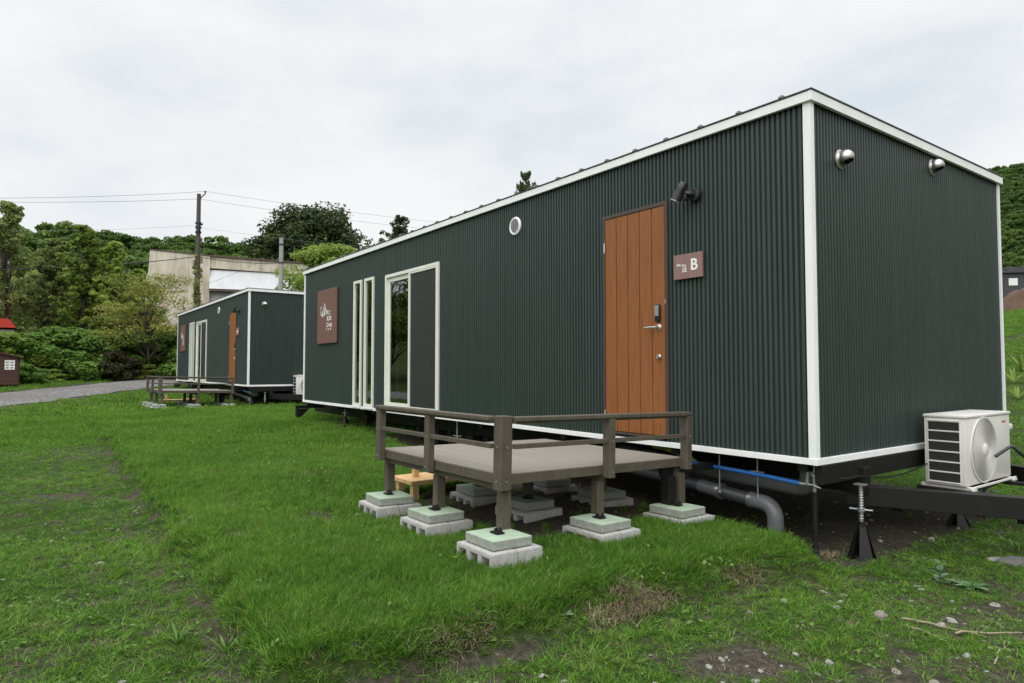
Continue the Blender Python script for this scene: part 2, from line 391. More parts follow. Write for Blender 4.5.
# gravel road beyond the lawn
u = np.array([-9.5, 6.2])/math.hypot(9.5, 6.2); nn = np.array([6.2, 9.5])/math.hypot(6.2, 9.5)
ts = np.arange(-40, 60, .4); ws = np.linspace(-1.55, 1.55, 13)
TT, WW = np.meshgrid(ts, ws, indexing='ij')
wob = .22*(fbm(TT*.7, np.sign(WW)*3, 61)-.5)*2*(np.abs(WW) > 1.4)
RX = -28.7+u[0]*TT+nn[0]*(WW+wob); RY = -1.6+u[1]*TT+nn[1]*(WW+wob)
RZ = terrain(RX, RY)+.05*(1-(np.abs(WW)/1.55)**4)+.012
idx = np.arange(RX.size).reshape(RX.shape)
fc = np.stack([idx[:-1, :-1], idx[1:, :-1], idx[1:, 1:], idx[:-1, 1:]], -1).reshape(-1, 4)
tag(link('road', np_mesh('road', np.stack([RX, RY, RZ], -1).reshape(-1, 3), fc, 4), 'gravel', smooth=True), kind='structure')

# ------------------------------------------------------------------ trailer house
L, W, Z0, Z1 = 10.93, 3.655, .76, 3.45
DOOR = (-2.134, -1.317, .83, 2.935); SLIDE = (-7.06, -5.365, .80, 2.925); SLIT1 = (-8.335, -8.0, .81, 2.96); SLIT2 = (-7.875, -7.51, .81, 2.96)
def corrugated(mb, length, P, z0, z1, holes=()):
    pitch, d = .0438, .0175
    pts = []; k = 0; u0 = .02
    while u0+pitch < length:
        pts += [(u0, 0), (u0+.0225, 0), (u0+.0262, -d), (u0+.0398, -d)]; u0 += pitch
    pts += [(u0, 0), (length, 0)]
    pts.insert(0, (0, 0))
    for (a, da), (b, db) in zip(pts, pts[1:]):
        if b-a < 1e-5: continue
        mid = (a+b)/2; segs = [(z0, z1)]
        for h0, h1, hz0, hz1 in holes:
            if h0 < mid < h1: segs = [(z0, hz0), (hz1, z1)]
        for s0, s1 in segs: mb.quad(P(a, da, s0), P(b, db, s0), P(b, db, s1), P(a, da, s1))
def window(parent, X0, X1, z0, z1, fw, name='window', deep=.028):
    w = MB()
    w.box(X0, X0+fw, -deep, .05, z0, z1, .003); w.box(X1-fw, X1, -deep, .05, z0, z1, .003)
    w.box(X0+fw, X1-fw, -deep+.001, .049, z1-fw, z1, .003); w.box(X0+fw, X1-fw, -deep+.001, .049, z0, z0+fw, .003)
    return w
def make_trailer():
    r = empty('trailer_house', 'nearest dark green corrugated trailer house, whole long side and end wall in view', 'trailer house', (0, 0, 0), 'dark green trailer houses')
    holes = [(-h[1], -h[0], h[2]+.02, h[3]-.02) for h in (DOOR, SLIDE, SLIT1, SLIT2)]
    mb = MB(); corrugated(mb, L, lambda a, d, z: (-a, -d-.0, z), Z0+.03, Z1-.05, [(h[0]+.02, h[1]-.02, h[2], h[3]) for h in holes])
    corrugated(mb, W, lambda a, d, z: (d, a, z), Z0+.03, Z1-.05)
    corrugated(mb, L, lambda a, d, z: (-a, W+d, z), Z0+.03, Z1-.05)
    corrugated(mb, W, lambda a, d, z: (-L-d, a, z), Z0+.03, Z1-.05)
    mb.build('wall', 'green_steel', r, norm=False)
    # trims
    for sx, sy in ((0, 0), (0, W), (-L, 0), (-L, W)):
        ox = 1 if sx == 0 else -1; oy = -1 if sy == 0 else 1
        t = MB(); x1 = sx+ox*.016; y1 = sy+oy*.016
        poly = [(x1, y1), (sx-ox*.042, y1), (sx-ox*.042, sy+oy*.001), (sx+ox*.001, sy+oy*.001), (sx+ox*.001, sy-oy*.034), (x1, sy-oy*.034)]
        t.prism(poly, 2, Z0+.046, Z1-.064); t.build('corner_trim', 'white_trim', r)
    for nm, za, zb, o in (('base_trim', Z0, Z0+.047, .022), ('fascia', Z1-.066, Z1+.006, .040)):
        t = MB()
        for pa, pb, pc, pd in ((o, o-.03, -o, W+o), (-L-o, -L-o+.03, -o, W+o)): t.box(pa, pb, pc, pd, za, zb, .002)
        t.box(-L-o+.0305, o-.0305, -o+.001, -o+.03, za+.001, zb-.001, .002); t.box(-L-o+.0305, o-.0305, W+o-.03, W+o-.001, za+.001, zb-.001, .002)
        t.build(nm, 'white_trim', r)
    t = MB(); t.box(-L-.046, .046, -.046, W+.046, Z1+.008, Z1+.020, .002); t.build('roof_edge', 'dark_cap', r)
    t = MB(); t.prism([(-.035, Z1+.021), (W+.035, Z1+.021), (W+.035, Z1+.03), (-.035, Z1+.024)], 0, -L-.035, .035)
    for k in range(29):
        x = -.205-.372*k
        t.prism([(-.05, Z1+.024), (-.03, Z1+.047), (W+.03, Z1+.052), (W+.05, Z1+.03)], 0, x-.012, x+.012)
    t.build('roof', 'roof_steel', r)
    # inside: floor, ceiling, back lining
    t = MB(); t.box(-L+.1, -.1, .06, W-.12, Z0+.02, Z0+.08); t.box(-L+.1, -.1, .06, W-.12, Z1-.16, Z1-.1); t.box(-L+.1, -.1, W-.2, W-.13, Z0+.085, Z1-.165)
    t.box(-4.6, -4.5, .06, W-.21, Z0+.085, Z1-.165); t.box(-9.2, -9.1, .06, W-.21, Z0+.085, Z1-.165)
    t.build('interior_lining', 'interior', r)
    # door
    X0, X1, z0, z1 = DOOR; d = MB(); fw = .034
    d.box(X0, X0+fw, -.022, .05, z0, z1, .003); d.box(X1-fw, X1, -.022, .05, z0, z1, .003); d.box(X0+fw, X1-fw, -.021, .049, z1-fw, z1, .003); d.box(X0+fw, X1-fw, -.03, .05, z0, z0+.02, .003)
    dr = d.build('door_frame', 'door_frame_brown', r)
    d = MB(); a0, a1 = X0+fw+.004, X1-fw-.004; bw = (a1-a0)/5
    d.box(a0, a1, -.006, .03, z0+.025, z1-fw-.004)
    for k in range(5): d.box(a0+k*bw+(.004 if k else 0), a0+(k+1)*bw-(.004 if k < 4 else 0), -.017, -.0055, z0+.0255, z1-fw-.0045, .003)
    dl = d.build('door', 'door_wood', r)
    d = MB(); rot = Matrix.Translation((-1.418, -.017, 1.815)) @ Matrix.Rotation(PI/2, 4, 'X')
    d.lathe([(0, 0), (.029, 0), (.029, .008), (.024, .012), (.011, .014), (.010, .05), (0, .05)], rot)
    d.tube([(-1.418, -.064, 1.815), (-1.44, -.067, 1.815), (-1.50, -.069, 1.814), (-1.55, -.066, 1.812)], [.0105, .011, .0115, .0105], 12)
    d.build('handle', 'stainless', dl, 'auto')
    d = MB(); d.box(-1.452, -1.394, -.045, -.017, 1.862, 2.02, .012); d.build('keypad', 'dark_plastic', dl, 'auto')
    d = MB(); d.box(-1.446, -1.402, -.049, -.0445, 1.915, 2.008, .002); d.build('keypad_cover', 'galvanized', dl)
    d = MB(); d.lathe([(0, 0), (.024, 0), (.024, .012), (.018, .018), (.016, .030), (0, .03)], Matrix.Translation((-1.418, -.017, 1.552)) @ Matrix.Rotation(PI/2, 4, 'X')); d.build('lock', 'stainless', dl, 'auto')
    for z in (2.62, 1.0):
        d = MB(); d.cyl((X0+.036, -.028, z-.05), (X0+.036, -.028, z+.05), .009, seg=10); d.build('hinge', 'galvanized', dl, 'auto')
    d = MB(); d.box(X1-.030, X1-.018, -.027, -.0225, 2.02, 2.06); d.build('strike_plate', 'galvanized', dr)
    # sliding glass door
    X0, X1, z0, z1 = SLIDE; w = window(r, X0, X1, z0, z1, .05); mu = -6.235
    fr = w.build('sliding_door', 'cream_frame', r)
    s = MB(); s.box(mu-.022, mu+.022, -.0275, -.004, z0+.051, z1-.051, .003); s.box(X1-.075, X1-.051, -.024, -.004, z0+.051, z1-.051, .002); s.box(mu+.0225, X1-.076, -.0235, -.005, z1-.075, z1-.051, .002); s.box(mu+.0225, X1-.076, -.0235, -.005, z0+.051, z0+.085, .002)
    s.build('screen_frame', 'cream_frame', fr)
    s = MB(); s.box(mu+.031, X1-.076, -.012, -.010, z0+.0855, z1-.0755); s.build('insect_screen', 'mesh_screen', fr)
    s = MB(); s.box(X0+.051, X0+.115, .004, .03, z0+.051, z1-.051, .003); s.box(X0+.116, mu-.031, .005, .029, z1-.12, z1-.051, .002); s.box(X0+.116, mu-.031, .005, .029, z0+.051, z0+.12, .002)
    s.build('sash', 'cream_frame', fr)
    for a, c in ((X0+.116, mu+.02), (mu+.02, X1-.051)):
        s = MB(); s.quad((a, .018, z0+.052), (c, .018, z0+.052), (c, .018, z1-.052), (a, .018, z1-.052)); s.build('pane', 'glass', fr)
    s = MB(); pts = [(X0+.13+.018*i, .11+.018*math.sin(i*2.1)) for i in range(9)]
    for (xa, ya), (xb, yb) in zip(pts, pts[1:]): s.quad((xa, ya, z0+.06), (xb, yb, z0+.06), (xb, yb, z1-.1), (xa, ya, z1-.1))
    s.build('curtain', 'curtain', fr)
    for q in (SLIT1, SLIT2):
        fr = window(r, *q, .048).build('slit_window', 'cream_frame', r)
        s = MB(); s.quad((q[0]+.049, .0, q[2]+.049), (q[1]-.049, .0, q[2]+.049), (q[1]-.049, .0, q[3]-.049), (q[0]+.049, .0, q[3]-.049)); s.build('pane', 'glass', fr)
        s = MB(); s.box(q[0]-.01, q[1]+.01, -.045, -.029, q[2]-.03, q[2]-.002, .002); s.build('sill', 'white_trim', fr)
    # round grille vent on the long side
    v = MB(); T = Matrix.Translation((-3.59, 0, 3.106)) @ Matrix.Rotation(PI/2, 4, 'X')
    v.lathe([(.085, .0), (.105, .0), (.108, .012), (.100, .024), (.085, .026), (.080, .018), (.080, .004)], T, 32)
    vo = v.build('round_vent', 'white_trim', r, 'auto')
    v = MB()
    for k in range(11):
        z = -.07+.014*k; hw = math.sqrt(max(.0001, .080**2-z*z)); v.box(-3.59-hw, -3.59+hw, -.020, -.012, 3.106+z-.0035, 3.106+z+.0035)
    for k in range(3): x = -.04+.04*k; hz = math.sqrt(.078**2-x*x); v.box(-3.59+x-.003, -3.59+x+.003, -.0225, -.0205, 3.106-hz, 3.106+hz)
    v.build('grille', 'galvanized', vo)
    v = MB(); v.lathe([(0, .002), (.079, .002), (.079, .004), (0, .004)], T, 24); v.build('vent_opening', 'ac_dark', vo)
    # two stainless hooded vents on the end wall
    for y, z in ((.42, 3.04), (2.05, 3.275)):
        T = Matrix.Translation((0, y, z)) @ Matrix.Rotation(PI/2, 4, 'Y')
        v = MB(); v.lathe([(0, .0), (.074, .0), (.076, .008), (.062, .014), (.058, .025)], T, 28); vo = v.build('vent_hood', 'stainless', r, 'auto')
        b = bmesh.new(); bmesh.ops.create_uvsphere(b, u_segments=28, v_segments=18, radius=.060)
        b.transform(Matrix.Translation((.045, y, z+.006)) @ Matrix.Diagonal((1.02, 1, .98, 1)))
        bmesh.ops.bisect_plane(b, geom=b.verts[:]+b.edges[:]+b.faces[:], plane_co=(.07, y, z-.025), plane_no=(.35, 0, -1), clear_outer=True)
        v = MB(); v._merge(b); v.build('hood_dome', 'stainless', vo, 'auto')
        v = MB(); v.lathe([(0, .025), (.054, .025), (.054, .03), (0, .03)], T, 20); v.build('vent_opening', 'ac_dark', vo)
    # chassis
    c = MB()
    for y in (.62, W-.62): c.box(-L-.98, .06, y-.05, y+.05, .50, .70, .004)
    for x in (-10.8, -9.2, -7.6, -6, -4.4, -2.8, -1.3, -.12): c.box(x-.04, x+.04, .03, W-.03, .701, .76, .003)
    c.box(-L+.02, -.02, .05, W-.05, .7605, .79)
    c.box(-.02, .03, .03, W-.03, .62, .757, .003)
    ch = c.build('chassis', 'black_steel', r)
    for y0, y1 in ((.62, 1.72), (W-.62, W-1.72)):
        a = Vector((-.1, y0, .47)); b = Vector((2.35, y1, .47)); dv = (b-a).normalized(); an = math.atan2(dv.y, dv.x); l = (b-a).length
        c = MB(); c.box(0, l, -.045, .045, -.065, .085, .004, Matrix.Translation(a) @ Matrix.Rotation(an, 4, 'Z')); c.build('tongue_beam', 'black_steel', r)
    c = MB(); c.box(.12, .20, .85, W-.85, .36, .375+.07); c.box(.85, .93, 1.1, W-1.1, .36, .445); c.build('tongue_crossbar', 'black_steel', r)
    c = MB(); c.lathe([(0, 0), (.05, 0), (.05, .2), (.03, .22), (.03, .3), (0, .3)], Matrix.Translation((2.42, W/2, .44)) @ Matrix.Rotation(PI/2, 4, 'Y')); c.build('coupler', 'black_steel', r, 'auto')
    for x in (-6.9, -5.9, -4.9):
        for y in (.75, W-.75):
            T = Matrix.Translation((x, y-.12, .43)) @ Matrix.Rotation(-PI/2, 4, 'X')
            w = MB(); w.lathe([(.20, 0), (.33, .005), (.36, .03), (.365, .12), (.36, .21), (.33, .235), (.20, .24)], T, 32); wo = w.build('wheel', 'tyre', r, 'auto')
            w = MB(); w.lathe([(0, .05), (.10, .04), (.2, .02), (.2, .2), (.1, .2), (0, .19)], T, 24); w.build('rim', 'black_steel', wo, 'auto')
    # black angle legs under the frame
    for x, y, zb in ((-.925, -.492, .17), (-11.28, .0, .17), (-8.75, .45, .12)):
        c = MB()
        c.box(x-.042, x+.042, y-.045, y+.045, zb, .605, .004)
        c.box(x-.055, x-.026, y-.044, .85, .606, .672, .003)
        c.prism([(y+.046, .604), (y+.24, .604), (y+.046, .42)], 0, x-.01, x+.01)
        c.build('leg', 'black_steel', r)
    return r
T1 = make_trailer(); T1.location.x = -.02
T2 = copy_tree(T1); T2D = Vector((-16.3, .25, .19)); T2.location = T2D
T2['label'] = 'smaller looking dark green trailer house standing farther back before the beige building'

# ------------------------------------------------------------------ signs and lamp on the long side
def strokes(mb, segs, o, s, w):
    for x0, y0, x1, y1 in segs:
        a = Vector((o[0]+x0*s, 0, o[1]+y0*s)); b = Vector((o[0]+x1*s, 0, o[1]+y1*s)); dv = b-a; l = dv.length
        an = math.atan2(dv.z, dv.x)
        mb.box(0, l, -.001, .001, -w/2, w/2, 0, Matrix.Translation(a+Vector((0, random.uniform(-.0004, .0004), 0))) @ Matrix.Rotation(-an, 4, 'Y'))
def glyph(k):
    g = [[(0, .2, .5, .9), (.5, .9, 1, .2), (.2, .45, .8, .45), (.25, 0, .75, 0), (.25, 0, .25, .3), (.75, 0, .75, .3)],
         [(.1, .9, .35, .7), (.1, .55, .3, .4), (.1, 0, .45, .5), (.6, 1, .6, 0), (.45, .7, 1, .75), (.6, .4, 1, .05)],
         [(0, .8, 1, .8), (.5, 1, .5, .55), (.1, .5, .9, .5), (.1, .5, .0, 0), (.9, .5, 1, .05), (.3, .2, .7, .2)],
         [(.1, .9, .9, .9), (.9, .9, .5, .4), (.5, .4, .1, 0), (.5, .5, 1, 0)],
         [(0, .6, 1, .6), (.5, 1, .5, 0), (.15, .3, .85, .3)]]
    return g[k % 5]
s = empty('house_sign', 'tall brown wooden sign with white logo on the near trailer beside the slit windows', 'sign', (-9.6, -.012, 1.925), 'brown wooden signs on the trailers')
mb = MB()
for k in range(3): mb.box(-.5+k*.3343, -.5+(k+1)*.3343-.002, -.028, -.004, 0, 1.025, .002)
mb.build('board', 'sign_wood', s)
mb = MB()                                         # the roof outline of the logo, then rows of small characters
strokes(mb, [(-.30, .55, -.30, .70), (-.30, .70, -.24, .70), (-.30, .56, -.22, .52), (-.20, .60, -.10, .76), (-.10, .76, .0, .58), (-.16, .60, -.10, .68), (-.10, .68, -.06, .60), (-.2, .5, -.12, .58)], (0, 0), 1, .016)
def row(items, k0, sc_, w_):
    for k, (x, z) in enumerate(items):
        mb = MB(); strokes(mb, glyph(k+k0), (x, z), sc_, w_); mb.build('character', 'white_mark', s, loc=(0, -.0305, 0))
mb.build('logo', 'white_mark', s, loc=(0, -.0305, 0))
row(((-.26, .53), (-.15, .53), (-.02, .54), (.09, .53)), 0, .085, .014)
row(((.02, .42), (.15, .42)), 1, .095, .016)
row(((-.02, .30), (.09, .30), (.19, .30)), 3, .085, .014)
row(((.0, .245), (.10, .245), (.2, .245)), 4, .035, .011)
dup(s, T2D, 'tall brown wooden sign on the farther trailer by its narrow windows')
def plate(letter):
    p = empty('door_sign', 'small square mauve wood plate with letter B beside the near door', 'sign', (-1.105, -.012, 2.215), 'plates beside the doors')
    mb = MB(); mb.box(-.152, .152, -.022, -.004, 0, .212, .002); mb.build('plate', 'plate_wood', p)
    text_mesh('letter', letter, .135, 'white_mark', p, Matrix.Translation((.068, -.0235, .108)) @ Matrix.Rotation(PI/2, 4, 'X'), .0035, .001)
    for k, (x, z) in enumerate(((-.115, .115), (-.092, .112), (-.058, .105), (-.035, .10), (-.055, .078), (-.03, .078), (-.055, .055), (-.03, .056))):
        mb = MB(); strokes(mb, glyph(k), (x, z), .019, .0045); mb.build('character', 'white_mark', p, loc=(0, -.0236, 0))
    return p
plate('B')
p2 = plate('A'); p2.location = Vector(p2.location)+T2D; p2['label'] = 'small plate beside the orange door of the farther trailer'
lamp = empty('wall_spotlight', 'black adjustable spotlight above the right corner of the near door', 'wall lamp', (-1.03, -.01, 2.92), 'black spotlights above the doors')
mb = MB(); mb.lathe([(0, 0), (.06, 0), (.062, .012), (.055, .03), (.03, .036), (0, .036)], Matrix.Rotation(PI/2, 4, 'X'), 24); mb.build('mounting_plate', 'dark_plastic', lamp, 'auto')
mb = MB(); mb.tube([(0, -.03, 0), (-.01, -.07, .0), (-.025, -.085, .005), (-.04, -.09, .01)], [.022, .024, .022, .018], 12); mb.box(-.055, -.02, -.11, -.05, -.055, .0, .01); mb.build('arm', 'dark_plastic', lamp, 'auto')
T = Matrix.Translation((-.075, -.115, .02)) @ Matrix.Rotation(math.radians(25), 4, 'Y') @ Matrix.Rotation(math.radians(-10), 4, 'X') @ Matrix.Scale(.8, 4)
mb = MB(); mb.lathe([(0, .105), (.040, .105), (.046, .095), (.048, .03), (.054, -.075), (.056, -.10), (.049, -.10), (.046, -.07), (0, -.07)], T, 24); hd = mb.build('lamp_head', 'dark_plastic', lamp, 'auto')
mb = MB(); mb.lathe([(.048, -.098), (.058, -.098), (.058, -.106), (.048, -.106), (.048, -.098)], T, 24); mb.build('lens_ring', 'galvanized', hd, 'auto')
dup(lamp, T2D, 'black spotlight above the door of the farther trailer')

# ------------------------------------------------------------------ air conditioner on the tongue
def make_ac():
    a = empty('air_conditioner', 'white outdoor air conditioner with big fan on the near trailer tongue', 'air conditioner', (.075, 1.52, .470), 'outdoor air conditioners on the tongues')
    D, Wd, H = .30, .99, .57; z0 = .03
    mb = MB(); mb.box(0, D, 0, Wd, z0, z0+H-.025, .012)
    ca = mb.build('casing', 'ac_white', a, 'auto')
    mb = MB(); mb.box(-.006, D+.008, -.007, Wd+.007, z0+H-.0245, z0+H, .008); mb.box(.05, .16, .1, .5, z0+H+.0005, z0+H+.006, .002); mb.build('top_cover', 'ac_white', a, 'auto')
    mb = MB()
    for k in range(6):
        zz = z0+.03+k*.083; mb.box(.035, .262, -.0025, .0, zz, zz+.066)
    mb.build('side_louvre', 'ac_dark', a)
    mb = MB()
    for k in range(60): x = .04+k*.0037; mb.box(x, x+.0008, -.005, -.0028, z0+.03, z0+.51)
    mb.build('cooling_fins', 'ac_dark', a)
    mb = MB(); mb.box(.262, .2665, -.007, .0, z0+.02, z0+.53); mb.box(.03, .0345, -.007, 0, z0+.02, z0+.53)
    for k in range(7): zz = z0+.018+k*.083; mb.box(.0347, .2618, -.010, 0, zz, zz+.011, .002)
    mb.build('louvre_bars', 'ac_white', a)
    # fan face (looks along +X)
    cy, cz, R = .375, z0+.275, .262
    def T(x): return Matrix.Translation((x, cy, cz)) @ Matrix.Rotation(PI/2, 4, 'Y')
    mb = MB()
    n_ = 48; out = []; inn = []
    for k in range(n_):                               # raised bell mouth, cut straight on its right side
        t = 2*PI*k/n_; y = math.cos(t); z = math.sin(t)
        yo = min(y*(R+.022), .268); yi = min(y*R, .246)
        out.append((yo, z*(R+.010))); inn.append((yi, z*R))
    vo = [[mb.bm.verts.new((D+x, cy+p[0], cz+p[1])) for p in q] for x, q in ((.001, out), (.012, out), (.012, inn), (.001, inn))]
    for r0, r1 in zip(vo, vo[1:]):
        for k in range(n_): mb.bm.faces.new((r0[k], r0[(k+1) % n_], r1[(k+1) % n_], r1[k]))
    mb.build('fan_surround', 'ac_white', a, 'auto')
    mb = MB(); mb.bm.faces.new([mb.bm.verts.new((D+.0015, cy+p[0], cz+p[1])) for p in inn]); mb.build('fan_opening', 'ac_dark', a)
    g = MB()
    def ring(rr, wd):
        pts = [(D+.014, cy+min(rr*math.cos(2*PI*k/56), .246), cz+rr*math.sin(2*PI*k/56)) for k in range(57)]; g.tube(pts, wd, 6, False)
    for k in range(15): ring(.05+.0145*k, .0024)
    for k in range(40):
        t = 2*PI*k/40; t2 = t+.5; c0, c1 = .052, R-.004
        g.tube([(D+.012, cy+min(c0*math.cos(t), .246), cz+c0*math.sin(t)), (D+.012, cy+min(.14*math.cos(t+.22), .246), cz+.14*math.sin(t+.22)), (D+.012, cy+min(c1*math.cos(t2), .246), cz+c1*math.sin(t2))], .0017, 5, False)
    gr = g.build('fan_grille', 'ac_white', a)
    mb = MB(); mb.lathe([(0, .024), (.045, .022), (.055, .014), (.055, .006), (0, .006)], T(D), 28); mb.build('grille_hub', 'ac_white', gr, 'auto')
    for k in range(3):
        f = MB(); t0 = 2*PI*k/3+.5
        P = []
        for i in range(9):
            t = t0+i*.11
            P.append([(D+.003+.0008*i, cy+min(rr*math.cos(t+.5*(rr-.05)/.2), .235), cz+rr*math.sin(t+.5*(rr-.05)/.2)) for rr in (.05, .12, .18, .232)])
        for r0, r1 in zip(P, P[1:]):
            for q in range(3): f.quad(r0[q], r1[q], r1[q+1], r0[q+1])
        f.build('fan_blade', 'ac_grille', a)
    mb = MB()
    for y, w_ in ((.80, .011), (.815, .012), (.832, .010), (.846, .010), (.861, .010), (.876, .010)): mb.box(D+.0002, D+.0012, y, y+w_, z0+.478, z0+.494)
    mb.box(D+.0002, D+.0011, .812, .885, z0+.486, z0+.4885)
    mb.build('lettering', 'red_mark', a)
    mb = MB(); mb.box(D-.07, D-.01, Wd, Wd+.12, z0+.40, z0+.455, .015); mb.box(D-.07, D-.02, Wd, Wd+.02, z0+.30, z0+.38, .006); mb.build('pipe_cover', 'ac_white', a, 'auto')
    for y in (.03, Wd-.07):
        mb = MB(); mb.box(-.04, D+.05, y, y+.035, 0, .029, .003); mb.box(D+.02, D+.05, y-.02, y+.055, .0, .012, .002); mb.build('foot_rail', 'ac_white', a)
    mb = MB(); mb.box(D+.018, D+.034, .0, Wd+.02, .012, .028, .002); mb.build('front_rail', 'ac_white', a)
    return a
AC = make_ac()
ac2 = dup(AC, Vector((T2D.x, -.06, T2D.z)), 'white outdoor air conditioner on the farther trailer, half hidden by the near one')
c = empty('support_bracket', 'black bracket bars carrying the near air conditioner', 'bracket', (0, 0, 0), 'brackets under the air conditioners')
for y in (1.52, 2.36):
    mb = MB(); mb.box(.02, .62, y-.025, y+.025, .44 if False else .5605-.115, .4735, .002); mb.build('bar', 'black_steel', c)
dup(c, T2D, 'black bracket bars carrying the farther air conditioner')
mb = MB(); mb.tube([(.425, 2.0, .715), (.45, 2.04, .745), (.49, 2.105, .79), (.505, 2.13, .795), (.53, 2.18, .75), (.56, 2.27, .69), (.6, 2.5, .55), (.6, 2.6, .47)], .013, 10)
tag(mb.build('insulated_pipe', 'dark_plastic', None, 'auto'), 'black insulated pipe bending past the fan of the near air conditioner', 'pipe')
mb = MB(); P0 = Vector((-.05, .02, .70)); P1 = Vector((.06, .45, .655)); P2 = Vector((.1, 1.5, .66))
mb.tube([P0.lerp(P1, k/8)+Vector((0, 0, -.03*math.sin(PI*k/8))) for k in range(9)]+[P1.lerp(P2, k/10)+Vector((0, 0, -.05*math.sin(PI*k/10))) for k in range(1, 11)], .006, 6)
tag(mb.build('safety_chain', 'black_steel'), 'thin black chain hanging below the near end wall', 'chain')

# ------------------------------------------------------------------ jacks, pipes, hoses
def make_jack(zt):
    j = empty('screw_jack', '', 'jack', (0, 0, 0))
    mb = MB(); h = zt*.45; n_ = 4
    for k in range(4):                                 # four folded legs of the pressed steel base
        a = PI/4+k*PI/2; c, s_ = math.cos(a), math.sin(a); t = Vector((-s_, c, 0))
        P = [Vector((c*.024, s_*.024, h)), Vector((c*.09, s_*.09, 0))]
        w0, w1 = .020, .050
        mb.quad(P[0]-t*w0, P[1]-t*w1, P[1]+t*w1, P[0]+t*w0)
    mb.box(-.085, .085, -.085, .085, 0, .008); mb.cyl((0, 0, h*.5), (0, 0, h+.03), .03, .026, 14)
    mb.build('base', 'black_steel', j)
    mb = MB(); mb.cyl((0, 0, h+.031), (0, 0, zt-.012), .015, seg=12)
    for k in range(12): z = h+.05+k*(zt-h-.08)/12; mb.lathe([(.015, 0), (.0185, .004), (.015, .008)], Matrix.Translation((0, 0, z)), 12)
    mb.build('screw', 'galvanized', j, 'auto')
    mb = MB(); mb.box(-.04, .04, -.03, .03, zt-.012, zt, .002); mb.build('head', 'galvanized', j)
    mb = MB(); z = h+.05+(zt-h)*.22; mb.cyl((-.075, -.02, z), (.075, .02, z), .008, seg=10); mb.lathe([(.0186, -.014), (.028, -.012), (.028, .012), (.0186, .014)], Matrix.Translation((0, 0, z)), 14); mb.build('handle', 'galvanized', j, 'auto')
    return j
def gz(x, y): return float(terrain(np.array([x]), np.array([y]))[0])
JP = [(.075, .44, .60, 'screw jack with silver threaded rod under the near end wall, in full view'),
      (-9.41, .27, .70, 'screw jack under the far left part of the near trailer'),
      (.10, 2.1, .40, 'black cone foot below the air conditioner under the tongue'),
      (.10, 2.75, .40, 'second cone foot under the tongue, right of the one below the air conditioner'),
      (-5.2, .18, .76, 'screw jack in the dark behind the middle of the near deck'),
      (-3.3, 3.0, .70, 'screw jack deep in the dark under the near trailer back side'),
      (-10.6, 3.2, .70, 'screw jack at the far back corner below the near trailer')]
JK = []
for x, y, zt, lb in JP:
    z = gz(x, y)-.01; j = make_jack(zt-z); j.location = (x, y, z); j['label'] = lb; j['group'] = 'jacks under the trailers'; JK.append(j)
for k, lb in ((0, 'screw jack under the end wall of the farther trailer'), (1, 'screw jack under the far end of the farther trailer')): dup(JK[k], T2D, lb)
cpz = gz(-.10, .12)
cp = empty('corner_prop', 'slim black prop with silver T handle right at the near trailer corner', 'prop', (-.10, .12, cpz), 'corner props')
mb = MB(); mb.cyl((0, 0, 0), (0, 0, .50), .020, seg=12); mb.lathe([(0, 0), (.09, .0), (.085, .01), (.03, .05), (.021, .09)], None, 8); mb.build('post', 'black_steel', cp, 'auto')
mb = MB(); zt = .757-cpz; mb.cyl((0, 0, .501), (0, 0, zt), .014, seg=12); mb.cyl((-.05, -.02, zt-.075), (.09, .03, zt-.085), .009, seg=10); mb.lathe([(.0145, -.02), (.026, -.018), (.026, .018), (.0145, .02)], Matrix.Translation((0, 0, zt-.08)), 14); mb.build('handle', 'galvanized', cp, 'auto')
dup(cp, T2D, 'slim black prop at the front corner of the farther trailer')
def bend(a, b, c, r=.06, n_=7):                       # polyline with a rounded elbow at b
    a, b, c = map(Vector, (a, b, c)); u_ = (a-b).normalized(); v = (c-b).normalized(); out = []
    for k in range(n_):
        t = k/(n_-1); out.append(b+u_*r*(1-t)**2+v*r*t**2)
    return out
dp = empty('drain_pipe', 'grey drain pipe with elbow going into the grass below the near trailer', 'pipe', (-.42, .22, .12), 'grey drain pipes')
def mk(pts, r, name, mat, seg=16): mb = MB(); mb.tube([Vector(p)+Vector((.10, 0, -.10))-Vector(dp.location) for p in pts], [q*1.1 for q in r] if isinstance(r, list) else r*1.1, seg); return mb.build(name, mat, dp, 'auto')
el = bend((-.58, .22, .2), (-.58, .22, .475), (-.86, .24, .485), .12)
mk([(-.58, .22, .05), (-.58, .22, .35)], .050, 'riser', 'grey_pipe'); mk([(-.58, .22, .30)]+el+[(-.78, .234, .483)], .057, 'elbow', 'grey_pipe')
rb = []; rr = []
for k in range(29): rb.append((-.80-.011*k, .236+.001*k, .484+.0006*k)); rr.append(.050 if k % 2 else .043)
mk(rb, rr, 'flexible_hose', 'dark_pipe'); mk([(-.775, .234, .483), (-.815, .236, .484)], .059, 'clamp', 'galvanized'); mk([(-1.10, .262, .50), (-1.14, .265, .502)], .060, 'clamp', 'galvanized')
mk([(-1.115, .263, .5), (-1.34, .28, .515)], .053, 'coupling', 'grey_pipe'); mk([(-1.33, .279, .514), (-2.9, .36, .58), (-4.4, .42, .62)], .046, 'run', 'dark_pipe')
dup(dp, T2D, 'grey drain pipe with elbow below the farther trailer')
mb = MB(); e2 = bend((-.26, .32, .74), (-.26, .32, .52), (-1.0, .35, .54), .11)
mb.tube([(-.26, .32, .76)]+e2+[(-1.0, .35, .54), (-2.4, .5, .60)], .062, 16)
tag(mb.build('waste_pipe', 'grey_pipe', None, 'auto'), 'thick dark pipe dropping from the near floor and turning behind the drain pipe', 'pipe', 'dark waste pipes')
